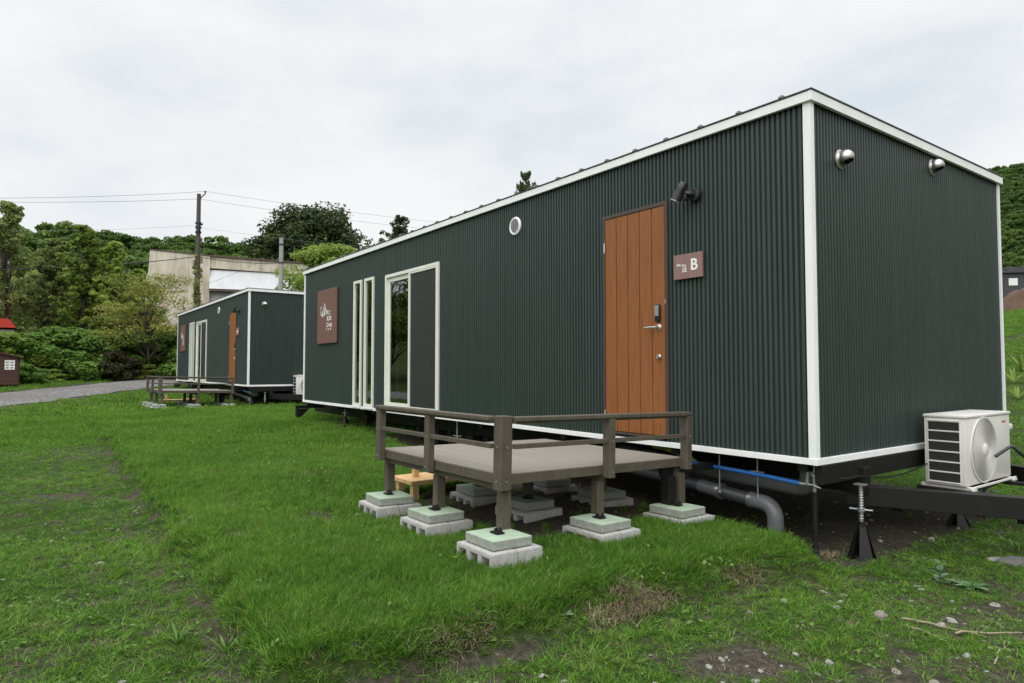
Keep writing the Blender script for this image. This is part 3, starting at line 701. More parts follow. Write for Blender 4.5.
wp2 = dup(bpy.data.objects['waste_pipe'], T2D, 'thick dark pipe under the farther trailer floor')
hs = empty('water_hose', 'bright blue water hose under the near trailer ending in a silver tap', 'hose', (-.2, .08, .60), 'blue water hoses')
mb = MB(); mb.tube([Vector(p)+Vector((.04, 0, -.07))-Vector(hs.location) for p in ((-.24, .10, .668), (-.5, .1, .684), (-.8, .105, .695), (-1.1, .12, .70), (-1.32, .16, .70), (-1.5, .3, .69))], .0165, 12); mb.build('hose', 'blue_hose', hs, 'auto')
mb = MB(); mb.cyl((.0, .02, -.002), (.05, .02, -.003), .017, seg=12); mb.cyl((.05, .02, -.003), (.13, .02, .0), .012, seg=12); mb.cyl((.12, .0, .0), (.17, .0, -.012), .008, seg=8); mb.cyl((.055, .02, .0), (.07, .02, .155), .016, seg=12); mb.build('tap', 'galvanized', hs, 'auto')
dup(hs, T2D, 'blue water hose under the corner of the farther trailer')
mb = MB(); mb.tube([(-1.02, .2, .60), (-1.15, .19, .59), (-1.3, .2, .68), (-1.5, .24, .70), (-1.8, .3, .70)], .014, 8); mb.tube([(-1.05, .215, .59), (-1.2, .21, .57), (-1.35, .22, .66), (-1.6, .26, .69)], .011, 8)
tag(mb.build('cable', 'yellow_cable', None, 'auto'), 'yellow green cable tucked under the blue hose', 'cable')
for x, y, lb in ((-1.03, .13, 'thin galvanized hanger rod with cross piece left of the drain elbow'), (-.72, .2, 'thin galvanized hanger rod just above the drain elbow')):
    hgr = empty('hanger_rod', lb, 'hanger', (x+.1, y, .42), 'pipe hangers')
    mb = MB(); mb.cyl((0, 0, .02), (0, 0, .31), .006, seg=8); mb.build('rod', 'galvanized', hgr, 'auto')
    mb = MB(); mb.cyl((-.06, 0, .2), (.06, .0, .2), .008, seg=8); mb.lathe([(.006, .0), (.02, .0), (.02, .02), (.006, .02)], None, 12); mb.build('cross_piece', 'galvanized', hgr, 'auto')

# ------------------------------------------------------------------ deck
DK = Vector((-.904, -2.108, .784)); LU, LV = 1.69, 1.766
def make_deck():
    r = empty('entrance_deck', 'grey brown wooden deck with low railing at the near door', 'deck', (DK.x, DK.y, .456), 'railed entrance decks', (-.021, 0, .02))
    t = .328                                            # deck top above the footing slabs
    mb = MB(); nb = 12; bw = (LV+.02)/nb
    for k in range(nb): mb.box(-LU-.01, .01, -.01+k*bw+.002, -.01+(k+1)*bw-.002, t-.025, t, .002)
    mb.build('deck_surface', 'deck_board', r)
    mb = MB(); fz0, fz1 = t-.066, t-.003
    mb.box(-LU-.03, .03, -.03, -.011, fz0, fz1, .002); mb.box(-LU-.03, .03, LV+.011, LV+.03, fz0, fz1, .002); mb.box(.0115, .0305, -.0105, LV+.0105, fz0, fz1, .002); mb.box(-LU-.0305, -LU-.0115, -.0105, LV+.0105, fz0, fz1, .002)
    mb.build('fascia', 'deck_brown', r)
    for v in (.04, LV/2, LV-.04):
        mb = MB(); mb.box(-LU, 0, v-.022, v+.022, t-.115, t-.026, .002); mb.build('joist', 'deck_brown', r)
    for u_ in (0, LU/2, LU):
        for v in (0, LV/2, LV):
            uu = u_+(.045 if u_ == 0 else -.045 if u_ == LU else 0); vv = v+(.045 if v == 0 else -.045 if v == LV else 0)
            if u_ == 0 and v == LV: uu = -.01
            mb = MB(); mb.box(-uu-.034, -uu+.034, vv-.034, vv+.034, -.034, t-.117, .003); mb.build('leg', 'deck_brown', r)
    rh = t+.362
    for u_, v, w_ in ((0, 0, .043), (LU/2, 0, .033), (LU, 0, .036), (0, LV/2, .036), (0, LV, .036)):
        oy = -.034-.0305 if v == 0 else 0; ox = .034+.031 if u_ == 0 else 0
        if u_ == 0 and v == 0: ox, oy = .012, -.012
        if u_ == LU/2: ox = .03
        x, y = -u_+ox, v+oy
        if u_ == LU: x += .085
        if v == LV: y -= .03
        top = rh-.031 if w_ < .04 else rh+.004
        mb = MB(); mb.box(x-w_, x+w_, y-w_*(.8 if w_ < .04 else 1), y+w_*(.8 if w_ < .04 else 1), t-(.085 if w_ < .04 else .10), top, .005); p = mb.build('rail_post', 'deck_brown', r)
        mb = MB()
        for z in (t-.045, t+.17):
            if u_ == 0: mb.cyl((x+w_-.001, y, z), (x+w_+.006, y, z), .008, seg=10)
            if v == 0: mb.cyl((x, y-w_*(.8 if w_ < .04 else 1)+.001, z), (x, y-w_*(.8 if w_ < .04 else 1)-.006, z), .008, seg=10)
        mb.build('bolt', 'galvanized', p)
    y0 = -.0645; x0 = .065
    mb = MB(); mb.box(-LU+.04, -.033, y0-.038, y0+.038, rh-.03, rh, .006); mb.box(-LU+.01, -.0335, y0-.018, y0+.018, rh-.045, rh-.0305, .003); mb.build('top_rail', 'deck_brown', r)
    mb = MB(); mb.box(x0-.038, x0+.038, .033, LV-.0, rh-.03, rh, .006); mb.box(x0-.018, x0+.018, .0335, LV-.01, rh-.045, rh-.0305, .003); mb.build('top_rail', 'deck_brown', r)
    mb = MB(); mb.box(-LU+.02, -.033, y0-.016, y0+.016, t+.16, t+.19, .003); mb.build('middle_rail', 'deck_brown', r)
    mb = MB(); mb.box(x0-.016, x0+.016, .033, LV-.02, t+.16, t+.19, .003); mb.build('middle_rail', 'deck_brown', r)
    return r
deck = make_deck()
D2 = Vector((-15.55, .25, .10))
dup(deck, D2, 'small looking wooden deck with railing at the farther trailer door')
# footings: two hollow blocks with a green stained slab on each
def block_mesh():
    mb = MB(); w, d, h = .39, .188, .12
    xs = [-.195, -.165, -.085, -.04, .04, .085, .165, .195]; zs = [0, .028, .092, .12]
    def solid(i, k): return not (k == 1 and i in (1, 3, 5))
    for i in range(7):
        for k in range(3):
            if not solid(i, k): continue
            a, b = xs[i], xs[i+1]; c, e = zs[k], zs[k+1]
            mb.quad((a, 0, c), (b, 0, c), (b, 0, e), (a, 0, e)); mb.quad((a, d, c), (a, d, e), (b, d, e), (b, d, c))
            for di, dk, q in ((-1, 0, ((a, 0, c), (a, 0, e), (a, d, e), (a, d, c))), (1, 0, ((b, 0, c), (b, d, c), (b, d, e), (b, 0, e))), (0, -1, ((a, 0, c), (a, d, c), (b, d, c), (b, 0, c))), (0, 1, ((a, 0, e), (b, 0, e), (b, d, e), (a, d, e)))):
                ii, kk = i+di, k+dk
                if ii < 0 or ii > 6 or kk < 0 or kk > 2 or not solid(ii, kk): mb.quad(*q)
    bmesh.ops.remove_doubles(mb.bm, verts=mb.bm.verts, dist=1e-5)
    bmesh.ops.recalc_face_normals(mb.bm, faces=mb.bm.faces)
    ed = [e for e in mb.bm.edges if len(e.link_faces) == 2 and e.calc_face_angle() > .5 and e.is_convex]
    bmesh.ops.bevel(mb.bm, geom=ed, offset=.005, segments=2, affect='EDGES')
    me = bpy.data.meshes.new('hollow_block'); mb.bm.to_mesh(me); mb.bm.free(); me.materials.append(M['block_concrete']); return me
BM = block_mesh()
sm = MB(); sm.box(-.155, .155, -.145, .145, 0, .058, .006)
slab0 = sm.build('footing_slab', 'slab_green'); SM = slab0.data; col.objects.unlink(slab0); bpy.data.objects.remove(slab0)
bb = MB(); bb.box(-.04, .04, -.03, .03, 0, .010, .003); bb.lathe([(0, .0101), (.016, .0101), (.016, .025), (.008, .027), (.008, .040), (0, .04)], Matrix.Translation((.03, -.0, 0)), 8); bb.lathe([(0, .0101), (.014, .0101), (.014, .022), (0, .024)], Matrix.Translation((-.028, .012, 0)), 8)
b0 = bb.build('anchor_bolt', 'black_steel', None, 'auto'); BB = b0.data; bpy.data.objects.remove(b0)
uname = {0: 'right', 1: 'middle', 2: 'left'}; vname = {0: 'front', 1: 'centre', 2: 'back'}
pname = {(0, 0): 'big corner post', (1, 0): 'middle front post', (2, 0): 'left front post', (0, 1): 'right middle post', (0, 2): 'right back post', (1, 1): 'centre leg', (2, 1): 'left centre leg', (1, 2): 'middle back leg', (2, 2): 'left back leg'}
for dn, off in (('near', Vector((0, 0, 0))), ('farther', D2)):
    for (iu, iv), pn in pname.items():
        u_ = iu*LU/2; v = iv*LV/2
        uu = u_+(.045 if iu == 0 else -.045 if iu == 2 else 0); vv = v+(.045 if iv == 0 else -.045 if iv == 2 else 0)
        x = DK.x-uu+(.09, .045, .145)[iu]+random.uniform(-.02, .02)+off.x; y = DK.y+vv-.09+random.uniform(-.015, .015)+off.y; zt = .434-.021*vv+off.z
        rz = math.radians(random.uniform(-5, 5))
        s_ = bpy.data.objects.new('footing_slab', SM); col.objects.link(s_); s_.location = (x, y, zt-.060); s_.rotation_euler = (-.02, 0, rz)
        tag(s_, f'greenish slab under the {pn} of the {dn} deck', 'concrete slab', 'footing slabs under the decks')
        q = bpy.data.objects.new('anchor_bolt', BB); col.objects.link(q); q.parent = s_; q.location = (.0, -.01, .0605)
        for e, nm in ((0, 'front'), (1, 'back')):
            k = bpy.data.objects.new('hollow_block', BM); col.objects.link(k)
            rm = Matrix.Rotation(rz*.6, 4, 'Z'); of = rm @ Vector((.01, -.19+e*.19+.0, 0))
            k.location = (x+of.x, y+of.y, zt-.182-.004*e); k.rotation_euler = (0, 0, rz*.6)
            tag(k, f'{nm} grey hollow block under the {pn} of the {dn} deck', 'concrete block', 'hollow blocks under the decks')
# pine step beside the deck
st = empty('wooden_step', 'unpainted pale pine step beside the left end of the near deck', 'step', (-2.88, -1.4, .2), 'pine steps')
for k in range(3): mb = MB(); mb.box(-.20+.135*k, -.20+.135*k+.128, -.42, .55, .225, .262, .004); mb.build('tread', 'pine', st)
for x, y in ((-.14, -.36), (.14, -.36), (-.14, .45), (.14, .45)): mb = MB(); mb.box(x-.03, x+.03, y-.03, y+.03, .0, .223, .003); mb.build('leg', 'pine', st)
mb = MB(); mb.box(-.025, .025, -.30, -.25, .263, .40, .003); mb.build('upright', 'pine', st)
dup(st, D2, 'unpainted pale pine step under the farther deck')

# ------------------------------------------------------------------ foliage generators
def leafcloud(centers, radii, nper, size, r_, upb=.5, shell=.5, asp=.55):
    N = len(centers); tot = N*nper
    d = r_.normal(size=(tot, 3)); d /= np.linalg.norm(d, axis=1)[:, None]
    rad = r_.random(tot)**(1/3.)*(1-shell)+shell*(.75+.3*r_.random(tot))
    c = np.repeat(centers, nper, 0); R_ = np.repeat(radii, nper, 0)
    P = c+d*R_*rad[:, None]
    nrm = d*.6+np.array([0, 0, upb])+r_.normal(size=(tot, 3))*.55; nrm /= np.linalg.norm(nrm, axis=1)[:, None]
    a = np.cross(nrm, r_.normal(size=(tot, 3))); a /= np.linalg.norm(a, axis=1)[:, None]; b = np.cross(nrm, a)
    s = size*(.6+.8*r_.random(tot))[:, None]
    V = np.stack([P-a*s, P+b*s*asp-nrm*s*.12, P+a*s, P-b*s*asp-nrm*s*.12], 1).reshape(-1, 3)
    Fc = np.arange(tot*4).reshape(-1, 4)
    ct = np.repeat(r_.random(N)*.5+.25, nper)+(r_.random(tot)-.5)*.5
    return V, Fc, np.repeat(np.clip(ct, 0, 1), 4)
def crown_clusters(kind, H, Wd, r_, n_):
    C_ = []; R_ = []
    for i in range(n_):
        a = r_.random()*2*PI
        if kind == 'round':
            z = r_.random(); env = math.sqrt(max(.05, 1-((z-.42)/.62)**2)); rr = Wd*env*r_.random()**.4*.97
            C_.append((rr*math.cos(a), rr*math.sin(a), H*(.28+.68*z))); q = .105*H*(.5+.8*r_.random()); R_.append((q*1.15, q*1.15, q*.6))
        elif kind == 'upright':
            z = r_.random()**1.1; env = (1-z)**.75+.06; rr = Wd*env*math.sqrt(r_.random())
            C_.append((rr*math.cos(a), rr*math.sin(a), H*(.12+.88*z))); q = .095*H*(.5+.7*r_.random())*(1-.55*z); R_.append((q, q, q*.8))
        elif kind == 'feather':
            z = r_.random()**.9; env = ((1-z)**.7)*(.35+.65*min(1, z/.25))+.05; le = Wd*env*(.55+.5*r_.random()); nb_ = 4
            for q_ in range(nb_):
                t = (q_+1.)/nb_; rr = le*t; q = H*.040*(1.15-.55*t)*(.6+.7*r_.random())*(1-.35*z)
                C_.append((rr*math.cos(a)+r_.normal()*.08, rr*math.sin(a)+r_.normal()*.08, min(H, H*(.10+.82*z)+le*.55*t**1.3))); R_.append((q*1.15, q*1.15, q*.8))
        elif kind == 'layer':
            z = .35+.6*r_.random(); env = math.sqrt(max(.05, 1-((z-.6)/.5)**2)); rr = Wd*env*math.sqrt(r_.random())
            C_.append((rr*math.cos(a), rr*math.sin(a), H*z)); q = .11*H*(.6+.8*r_.random()); R_.append((q*1.6, q*1.6, q*.35))
        elif kind == 'shrub':
            z = r_.random(); rr = Wd*math.sqrt(1-(z*.92)**2)*math.sqrt(r_.random()); C_.append((rr*math.cos(a), rr*math.sin(a), H*z*.88)); q = .2*H*(.5+.7*r_.random()); R_.append((q*1.1, q*1.1, q*.75))
    return np.array(C_), np.array(R_)
def make_tree(name, label, cat, kind, H, Wd, leafm, seed, n_=60, nper=260, size=.11, trunk_r=.11, group=None, limbs=14, asp=.55, upb=.5, shell=.35):
    r_ = np.random.default_rng(seed)
    C_, R_ = crown_clusters(kind, H, Wd, r_, n_)
    lean = r_.normal(size=2)*.03*H; C_[:, 0] += lean[0]*(C_[:, 2]/H); C_[:, 1] += lean[1]*(C_[:, 2]/H)
    e = empty(name, label, cat, (0, 0, 0), group)
    V, Fc, t = leafcloud(C_, R_, nper, size, r_, asp=asp, upb=upb, shell=shell)
    o = link('foliage' if kind == 'shrub' else 'crown', np_mesh('crown', V, Fc, 4, {'tint': t}), leafm, e)
    mb = MB(); top = H*(.86 if kind != 'shrub' else .5)
    tp = [Vector((lean[0]*k/8+r_.normal()*.012*H*(k > 0), lean[1]*k/8+r_.normal()*.012*H*(k > 0), top*k/8-.1)) for k in range(9)]
    if kind != 'shrub': mb.tube(tp, [trunk_r*(1.25 if k == 0 else 1-.105*k) for k in range(9)], 8)
    for i in r_.choice(len(C_), min(limbs, len(C_)), replace=False):
        c = Vector(C_[i]); k = max(0, min(7, int(8*(c.z*.62)/top))) if kind != 'shrub' else 0; b = tp[k]
        if kind == 'shrub': b = Vector((c.x*.15, c.y*.15, -.05))
        mid = b.lerp(c, .5)+Vector(r_.normal(size=3)*.03*H)+Vector((0, 0, .04*H)); r0 = trunk_r*(.5 if kind != 'shrub' else .6)*(1-.07*k)
        mb.tube([b, b.lerp(mid, .5)+Vector(r_.normal(size=3)*.01*H), mid, c], [r0, r0*.75, r0*.5, r0*.18], 6)
    mb.build('stem' if kind == 'shrub' else 'trunk', 'bark', e, True)
    return e
def put(o, x, y_px, d, sc=1., rz=0., dz=0.):
    P = at(x, y_px, d); o.location = (P[0], P[1], gz(P[0], P[1])+dz); o.rotation_euler = (0, 0, rz); o.scale = (sc, sc, sc) if not isinstance(sc, tuple) else sc
def recopy(src, label, x, d, sc, rz, dz=0., mat=None):
    c = copy_tree(src); c['label'] = label; put(c, x, 370, d, sc, rz, dz)
    if mat:
        for ch in c.children:
            if ch.name.startswith(('crown', 'foliage')): ch.data = ch.data.copy(); ch.data.materials[0] = M[mat]
    return c
G1 = 'trees behind the gravel road'
tA = make_tree('broadleaf_tree', 'loose tall tree at the left frame edge with open twiggy top', 'tree', 'feather', 9.4, 2.7, 'leaf_grey', 11, 64, 48, .085, .08, G1, 44); put(tA, 8, 370, 33, 1.0, .3)
tB = make_tree('broadleaf_tree', 'rounded grey green tree behind the slim light trees', 'tree', 'round', 7.0, 2.5, 'leaf_mid', 12, 105, 150, .085, .12, G1, 40); put(tB, 66, 370, 42, (.95, .95, .92), 1.1)
tC = make_tree('broadleaf_tree', 'tall pointed green tree in the middle of the left clump', 'tree', 'feather', 8.3, 2.1, 'leaf_mid', 13, 74, 56, .09, .10, G1, 44); put(tC, 78, 370, 34, 1.0, 2.)
tD = make_tree('broadleaf_tree', 'bright yellow green pointed tree left of the olive tree', 'tree', 'feather', 7.5, 2.0, 'leaf_light', 14, 72, 54, .09, .09, G1, 44); put(tD, 116, 370, 34.5, 1.0, .5)
tE = make_tree('broadleaf_tree', 'olive yellow tree with layered feathery branches before the beige wall', 'tree', 'layer', 5.4, 1.9, 'leaf_olive', 15, 55, 110, .07, .06, G1, 50, .4); put(tE, 148, 370, 31.5, 1.0, 1.4, -.2)
recopy(tB, 'dim rounded tree filling the gap behind the pointed trees', 30, 43, (1.0, 1.0, .95), 2.6)
recopy(tB, 'dense rounded tree just left behind the olive tree', 126, 42, (.85, .85, .85), 4.1)
recopy(tC, 'slim light green tree between the middle tree and the bright pointed tree', 99, 37, (.9, .9, .9), 3.3, mat='leaf_light')
recopy(tD, 'slim light tree between the loose tall tree and the middle tree', 46, 34.5, (1.05, 1.05, 1.02), 4.4, mat='leaf_grey')
recopy(tD, 'short bright sapling right behind the olive tree', 136, 36, (.8, .8, .82), 1.9)
recopy(tB, 'low rounded tree at the left frame edge in front of the pale house', 6, 38, (.9, .9, .8), .4, mat='leaf_grey')
tF = make_tree('broadleaf_tree', 'broad dark tree rising above the second pole', 'tree', 'round', 18.6, 5.8, 'leaf_dark', 16, 150, 320, .20, .3, 'trees above the trailer roofs', 22); put(tF, 307, 370, 75, (1.08, 1.08, 1.0), .9, -.3)
tG = make_tree('broadleaf_tree', 'bright green tree right of the grey pole above the near roof line', 'tree', 'round', 10.2, 3.4, 'leaf_light', 17, 110, 260, .12, .16, 'trees above the trailer roofs', 16); put(tG, 325, 370, 52, (1.05, 1.05, .98), .3)
tH = make_tree('broadleaf_tree', 'narrow dark tree standing alone above the near roof', 'tree', 'feather', 20.2, 6.6, 'leaf_dark', 18, 50, 34, .17, .2, 'trees above the trailer roofs', 26); put(tH, 388, 370, 80, 1.0, .3)
recopy(tH, 'tip of a dark tree peeping over the near roof', 533, 80, (.7, .7, 1.33), 2.2, -.5)
recopy(tF, 'dark tree behind the beige building at its right end', 268, 95, (.8, .8, .86), 2.8)
sA = make_tree('leafy_shrub', 'big lush green shrub in the middle of the roadside hedge', 'shrub', 'shrub', 2.6, 2.1, 'leaf_shrub', 21, 60, 300, .085, .03, 'shrubs along the road', 20, .75, .9); put(sA, 70, 370, 31, (1.15, 1.15, 1.0), .2)
recopy(sA, 'lush green shrub left of the middle one', 38, 29.5, (1.0, 1.0, .86), 2.1)
recopy(sA, 'yellow green shrub rising behind the brown shed', 8, 29, (1.1, 1.1, .84), 3.4, mat='leaf_light')
recopy(sA, 'green shrub between the middle one and the purple brown one', 100, 31.5, (.9, .9, .85), 4.0)
recopy(sA, 'rounded green shrub beside the farther trailer', 160, 33, (1.1, 1.1, 1.08), 5.0)
recopy(sA, 'dark green shrub under the olive tree', 133, 35, (1.2, 1.2, 1.0), 1.4)
recopy(sA, 'low shrub far left behind the gravel edge', -18, 28, (1., 1., .8), .9)
sP = make_tree('leafy_shrub', 'low purple brown shrub at the road edge', 'shrub', 'shrub', 1.35, 1.0, 'leaf_purple', 22, 40, 220, .06, .02, 'shrubs along the road', 14); put(sP, 118, 370, 30.5, 1.0, .2)
recopy(sP, 'small green weed clump beside the brown shed', 28, 26.5, (.75, .75, .62), 1., mat='leaf_shrub')
recopy(sP, 'small weed clump on the far road edge', 52, 28.6, (.8, .8, .42), 2., mat='leaf_light')
recopy(sP, 'weed clump right of the low purple brown shrub', 146, 31.5, (.8, .8, .55), 3., mat='leaf_mid')
# trees to the left of the photograph, mirrored in the glass
for k, (X, Y, sc) in enumerate(((-30, -11, 1.1), (-33, -16, 1.2), (-29, -21, 1.0), (-36, -24, 1.3), (-25, -27, 1.05), (-38, -12, 1.2), (-31, -33, 1.2), (-20, -33, 1.0))):
    c = copy_tree((tB, tC)[k % 2]); c.location = (X, Y, gz(X, Y)); c.scale = (sc*1.15, sc*1.15, sc); c.rotation_euler = (0, 0, k*1.3)
    c['label'] = ['first', 'second', 'third', 'fourth', 'fifth', 'sixth', 'seventh', 'eighth'][k]+' tree beyond the left frame edge, seen only mirrored in the glass'; c['group'] = 'trees mirrored in the windows'
# far trees on the right slope
tR = make_tree('broadleaf_tree', 'dark tree behind the dark house on the right slope', 'tree', 'round', 12, 5., 'leaf_dark', 19, 60, 260, .28, .3, 'trees on the right slope', 10); put(tR, 1020, 370, 118, 1.15, .2)
recopy(tR, 'dark tree just right of the near roof corner on the slope', 1003, 125, 1.15, 1.7)
recopy(tR, 'dark tree cut by the right frame edge', 1038, 112, 1.2, 2.9)

# forest on the hills: a mass of crowns as one object
def gn_scatter(name, pts, rot, scl, kind, protos, label=None):
    me = bpy.data.meshes.new(name); me.vertices.add(len(pts)); me.vertices.foreach_set('co', np.asarray(pts, np.float32).ravel())
    a = me.attributes.new('rot', 'FLOAT_VECTOR', 'POINT'); a.data.foreach_set('vector', np.asarray(rot, np.float32).ravel())
    a = me.attributes.new('scl', 'FLOAT_VECTOR', 'POINT'); a.data.foreach_set('vector', np.asarray(scl, np.float32).ravel())
    a = me.attributes.new('kid', 'INT', 'POINT'); a.data.foreach_set('value', np.asarray(kind, np.int32))
    o = bpy.data.objects.new(name, me); col.objects.link(o)
    g = bpy.data.node_groups.new(name, 'GeometryNodeTree'); g.interface.new_socket('Geometry', in_out='INPUT', socket_type='NodeSocketGeometry'); g.interface.new_socket('Geometry', in_out='OUTPUT', socket_type='NodeSocketGeometry')
    gi = g.nodes.new('NodeGroupInput'); go = g.nodes.new('NodeGroupOutput'); j = g.nodes.new('GeometryNodeJoinGeometry')
    def na(nm, ty): x = g.nodes.new('GeometryNodeInputNamedAttribute'); x.data_type = ty; x.inputs[0].default_value = nm; return x.outputs[0]
    for k, p in enumerate(protos):
        ip = g.nodes.new('GeometryNodeInstanceOnPoints'); oi = g.nodes.new('GeometryNodeObjectInfo'); oi.inputs['Object'].default_value = p; oi.inputs['As Instance'].default_value = True
        cm = g.nodes.new('FunctionNodeCompare'); cm.data_type = 'INT'; cm.operation = 'EQUAL'; g.links.new(na('kid', 'INT'), cm.inputs[2]); cm.inputs[3].default_value = k
        g.links.new(gi.outputs[0], ip.inputs['Points']); g.links.new(cm.outputs[0], ip.inputs['Selection']); g.links.new(oi.outputs['Geometry'], ip.inputs['Instance'])
        g.links.new(na('rot', 'FLOAT_VECTOR'), ip.inputs['Rotation']); g.links.new(na('scl', 'FLOAT_VECTOR'), ip.inputs['Scale']); g.links.new(ip.outputs[0], j.inputs[0])
    g.links.new(j.outputs[0], go.inputs[0])
    md = o.modifiers.new('scatter', 'NODES'); md.node_group = g
    return o
def proto(name, me, mat):
    me.materials.append(M[mat]); return bpy.data.objects.new(name, me)
fp = []
for k in range(4):
    r_ = np.random.default_rng(80+k); C_, R_ = crown_clusters('round', 9, 3.6, r_, 34); C_[:, 2] -= 1.2
    V, Fc, t = leafcloud(C_, R_, 130, .25, r_, shell=.55, upb=.6); fp.append(proto('forest_crown', np_mesh('forest_crown', V, Fc, 4, {'tint': t}), 'leaf_forest'))
pts = []
for _ in range(9000):
    X = rng.uniform(-215, -96); Y = rng.uniform(-110, 150)
    d = np.array([X, Y])-CAM[:2]; fw = d@Fh[:2]; rt = d@Rh[:2]
    if fw < 30 or abs(rt) > fw*.95 or rt > -.08*fw: continue
    pts.append((X, Y))
nL = len(pts)
for _ in range(26000):
    X = rng.uniform(-280, 40); Y = rng.uniform(150, 520)
    d = np.array([X, Y])-CAM[:2]; fw = d@Fh[:2]; rt = d@Rh[:2]
    if fw < 30 or rt < .60*fw or rt > .98*fw: continue
    pts.append((X, Y))
pts = np.array(pts); z = terrain(pts[:, 0], pts[:, 1]); K = len(pts)
sc = rng.uniform(.55, 1.0, K)+.55*rng.random(K)**3
o = gn_scatter('forest', np.column_stack([pts, z-.8]), np.column_stack([np.zeros((K, 2)), rng.random(K)*6.28]), np.column_stack([sc, sc, sc*rng.uniform(.8, 1.15, K)]), rng.integers(0, 4, K), fp)
tag(o, 'green wooded hills closing the view on the left and right', 'forest', kind='stuff')

# ------------------------------------------------------------------ grass
def tuft(seed, nb, wd, spread, bend_=.5, hmin=.5, seg=3):
    r_ = np.random.default_rng(seed); V = []; Fc = []; T_ = []
    for b in range(nb):
        a = r_.random()*2*PI; rad = spread*math.sqrt(r_.random()); bx, by = rad*math.cos(a), rad*math.sin(a)
        h = hmin+(1-hmin)*r_.random(); la = a+r_.normal()*.8; ln = bend_*(.2+r_.random())*h; ph = r_.random()*PI; w = wd*(.7+.6*r_.random())
        tint = r_.random()**1.3 if r_.random() < .85 else 1.; base = len(V)
        for k in range(seg+1):
            t = k/seg; cx = bx+math.cos(la)*ln*t*t; cy = by+math.sin(la)*ln*t*t; cz = h*(t-.22*t*t*min(1, ln/h+.2)) ; ww = w*(1-t**1.6)*.5+.0003
            V += [(cx-math.cos(ph)*ww, cy-math.sin(ph)*ww, cz-.04), (cx+math.cos(ph)*ww, cy+math.sin(ph)*ww, cz-.04)]; T_ += [tint]*2
        for k in range(seg): i = base+2*k; Fc.append((i, i+1, i+3, i+2))
    return np_mesh('tuft', V, Fc, 4, {'tint': T_})
def clover(seed):
    r_ = np.random.default_rng(seed); V = []; Fc = []; T_ = []
    for k in range(14):
        a = r_.random()*6.28; d = 1.1*math.sqrt(r_.random()); z = .15+.5*r_.random(); q = .08+.09*r_.random(); ti = r_.random(); b = len(V); tx, ty = r_.normal()*.12, r_.normal()*.12
        for j in range(6): t = j*PI/3; V.append((d*math.cos(a)+q*math.cos(t), d*math.sin(a)+q*math.sin(t)*.8, z+tx*math.cos(t)+ty*math.sin(t))); T_.append(ti)
        Fc += [(b, b+1, b+2, b+3), (b, b+3, b+4, b+5)]
    return np_mesh('clover', V, Fc, 4, {'tint': T_})
gp = [proto('tuft', tuft(201, 26, .062, .5, .8), 'grass_blade'), proto('tuft', tuft(202, 24, .058, .6, 1.1), 'grass_blade'), proto('tuft', tuft(203, 34, .12, 1.1, .6), 'grass_blade'), proto('tuft', tuft(204, 40, .24, 2.0, .6), 'grass_blade'), proto('tuft', tuft(205, 16, .05, .5, 1.1, .35), 'grass_dry'), proto('clover', clover(206), 'weed')]
FW = []; zones = [(2.2, 5, 2000, 0), (5, 9, 900, 0), (9, 16, 210, 2), (16, 26, 60, 3), (26, 44, 22, 3)]
PX = []; PY = []; KD = []
for f0, f1, dens, kd in zones:
    area = .95*(f1*f1-f0*f0); n_ = int(area*dens)
    fw = np.sqrt(f0*f0+rng.random(n_)*(f1*f1-f0*f0)); rt = (rng.random(n_)*2-1)*.95*fw
    PX.append(CAM[0]+Fh[0]*fw+Rh[0]*rt); PY.append(CAM[1]+Fh[1]*fw+Rh[1]*rt); KD.append(np.full(n_, kd))
PX = np.concatenate(PX); PY = np.concatenate(PY); KD = np.concatenate(KD)
b_ = bare(PX, PY); p_ = pad(PX, PY)
prob = np.clip(1.02-1.05*b_, 0, 1)*(.35+.65*np.maximum(p_, sst(-8, -13, PX)))+.02
ut = under_trailer(PX, PY, 0)
prob *= np.where(ut & (PX > -7.5) & (PX < 0), np.where((PX > -1.3) & (PY > .7), .45, .06), 1.)*np.where(ut & ((PX <= -6.5)), .5, 1)
prob[np.abs(road_d(PX, PY)) < 1.5] = 0
wedge = ((PX-CAM[0])*Fh[0]+(PY-CAM[1])*Fh[1])
prob[(PY > 5) & (PX > -13) & (wedge > 10)] *= .8
for iu in range(3):
    for iv in range(3):
        for off in (Vector((0, 0, 0)), D2):
            x = DK.x-iu*LU/2+off.x; y = DK.y+iv*LV/2+off.y
            prob[(np.abs(PX-x) < .2) & (np.abs(PY-y) < .2)] = 0
keep = rng.random(len(PX)) < prob
PX, PY, KD, b_, p_ = PX[keep], PY[keep], KD[keep], b_[keep], p_[keep]
K = len(PX); pz = terrain(PX, PY)
hh = .059*(.55+.75*fbm(PX*1.6, PY*1.6, 71))*(.46+.66*p_)*rng.uniform(.55, 1.35, K)
farw = sst(-8, -13, PX); hh = np.maximum(hh, farw*.055*rng.uniform(.7, 1.3, K))
edge = np.exp(-((p_-.7)/.25)**2)*(p_ < .985); hh *= 1+.15*edge
hh *= np.where(KD == 2, 1.1, 1)*np.where(KD == 3, 1.15, 1)
far_side = (PY > 4.5) & (PX > -12); hh[far_side] *= 1.5
KD = np.where((KD == 0) & (rng.random(K) < .45), 1, KD); KD = np.where((KD < 2) & (rng.random(K) < .035+.2*b_), 4, KD); KD = np.where((KD < 2) & (rng.random(K) < .004+.014*(1-p_)), 5, KD)
wx = np.where(KD == 3, .10, np.where(KD == 2, .085, .075))*rng.uniform(.8, 1.25, K)
tl = rng.normal(size=(K, 2))*np.where(KD < 2, .28, .2)[:, None]
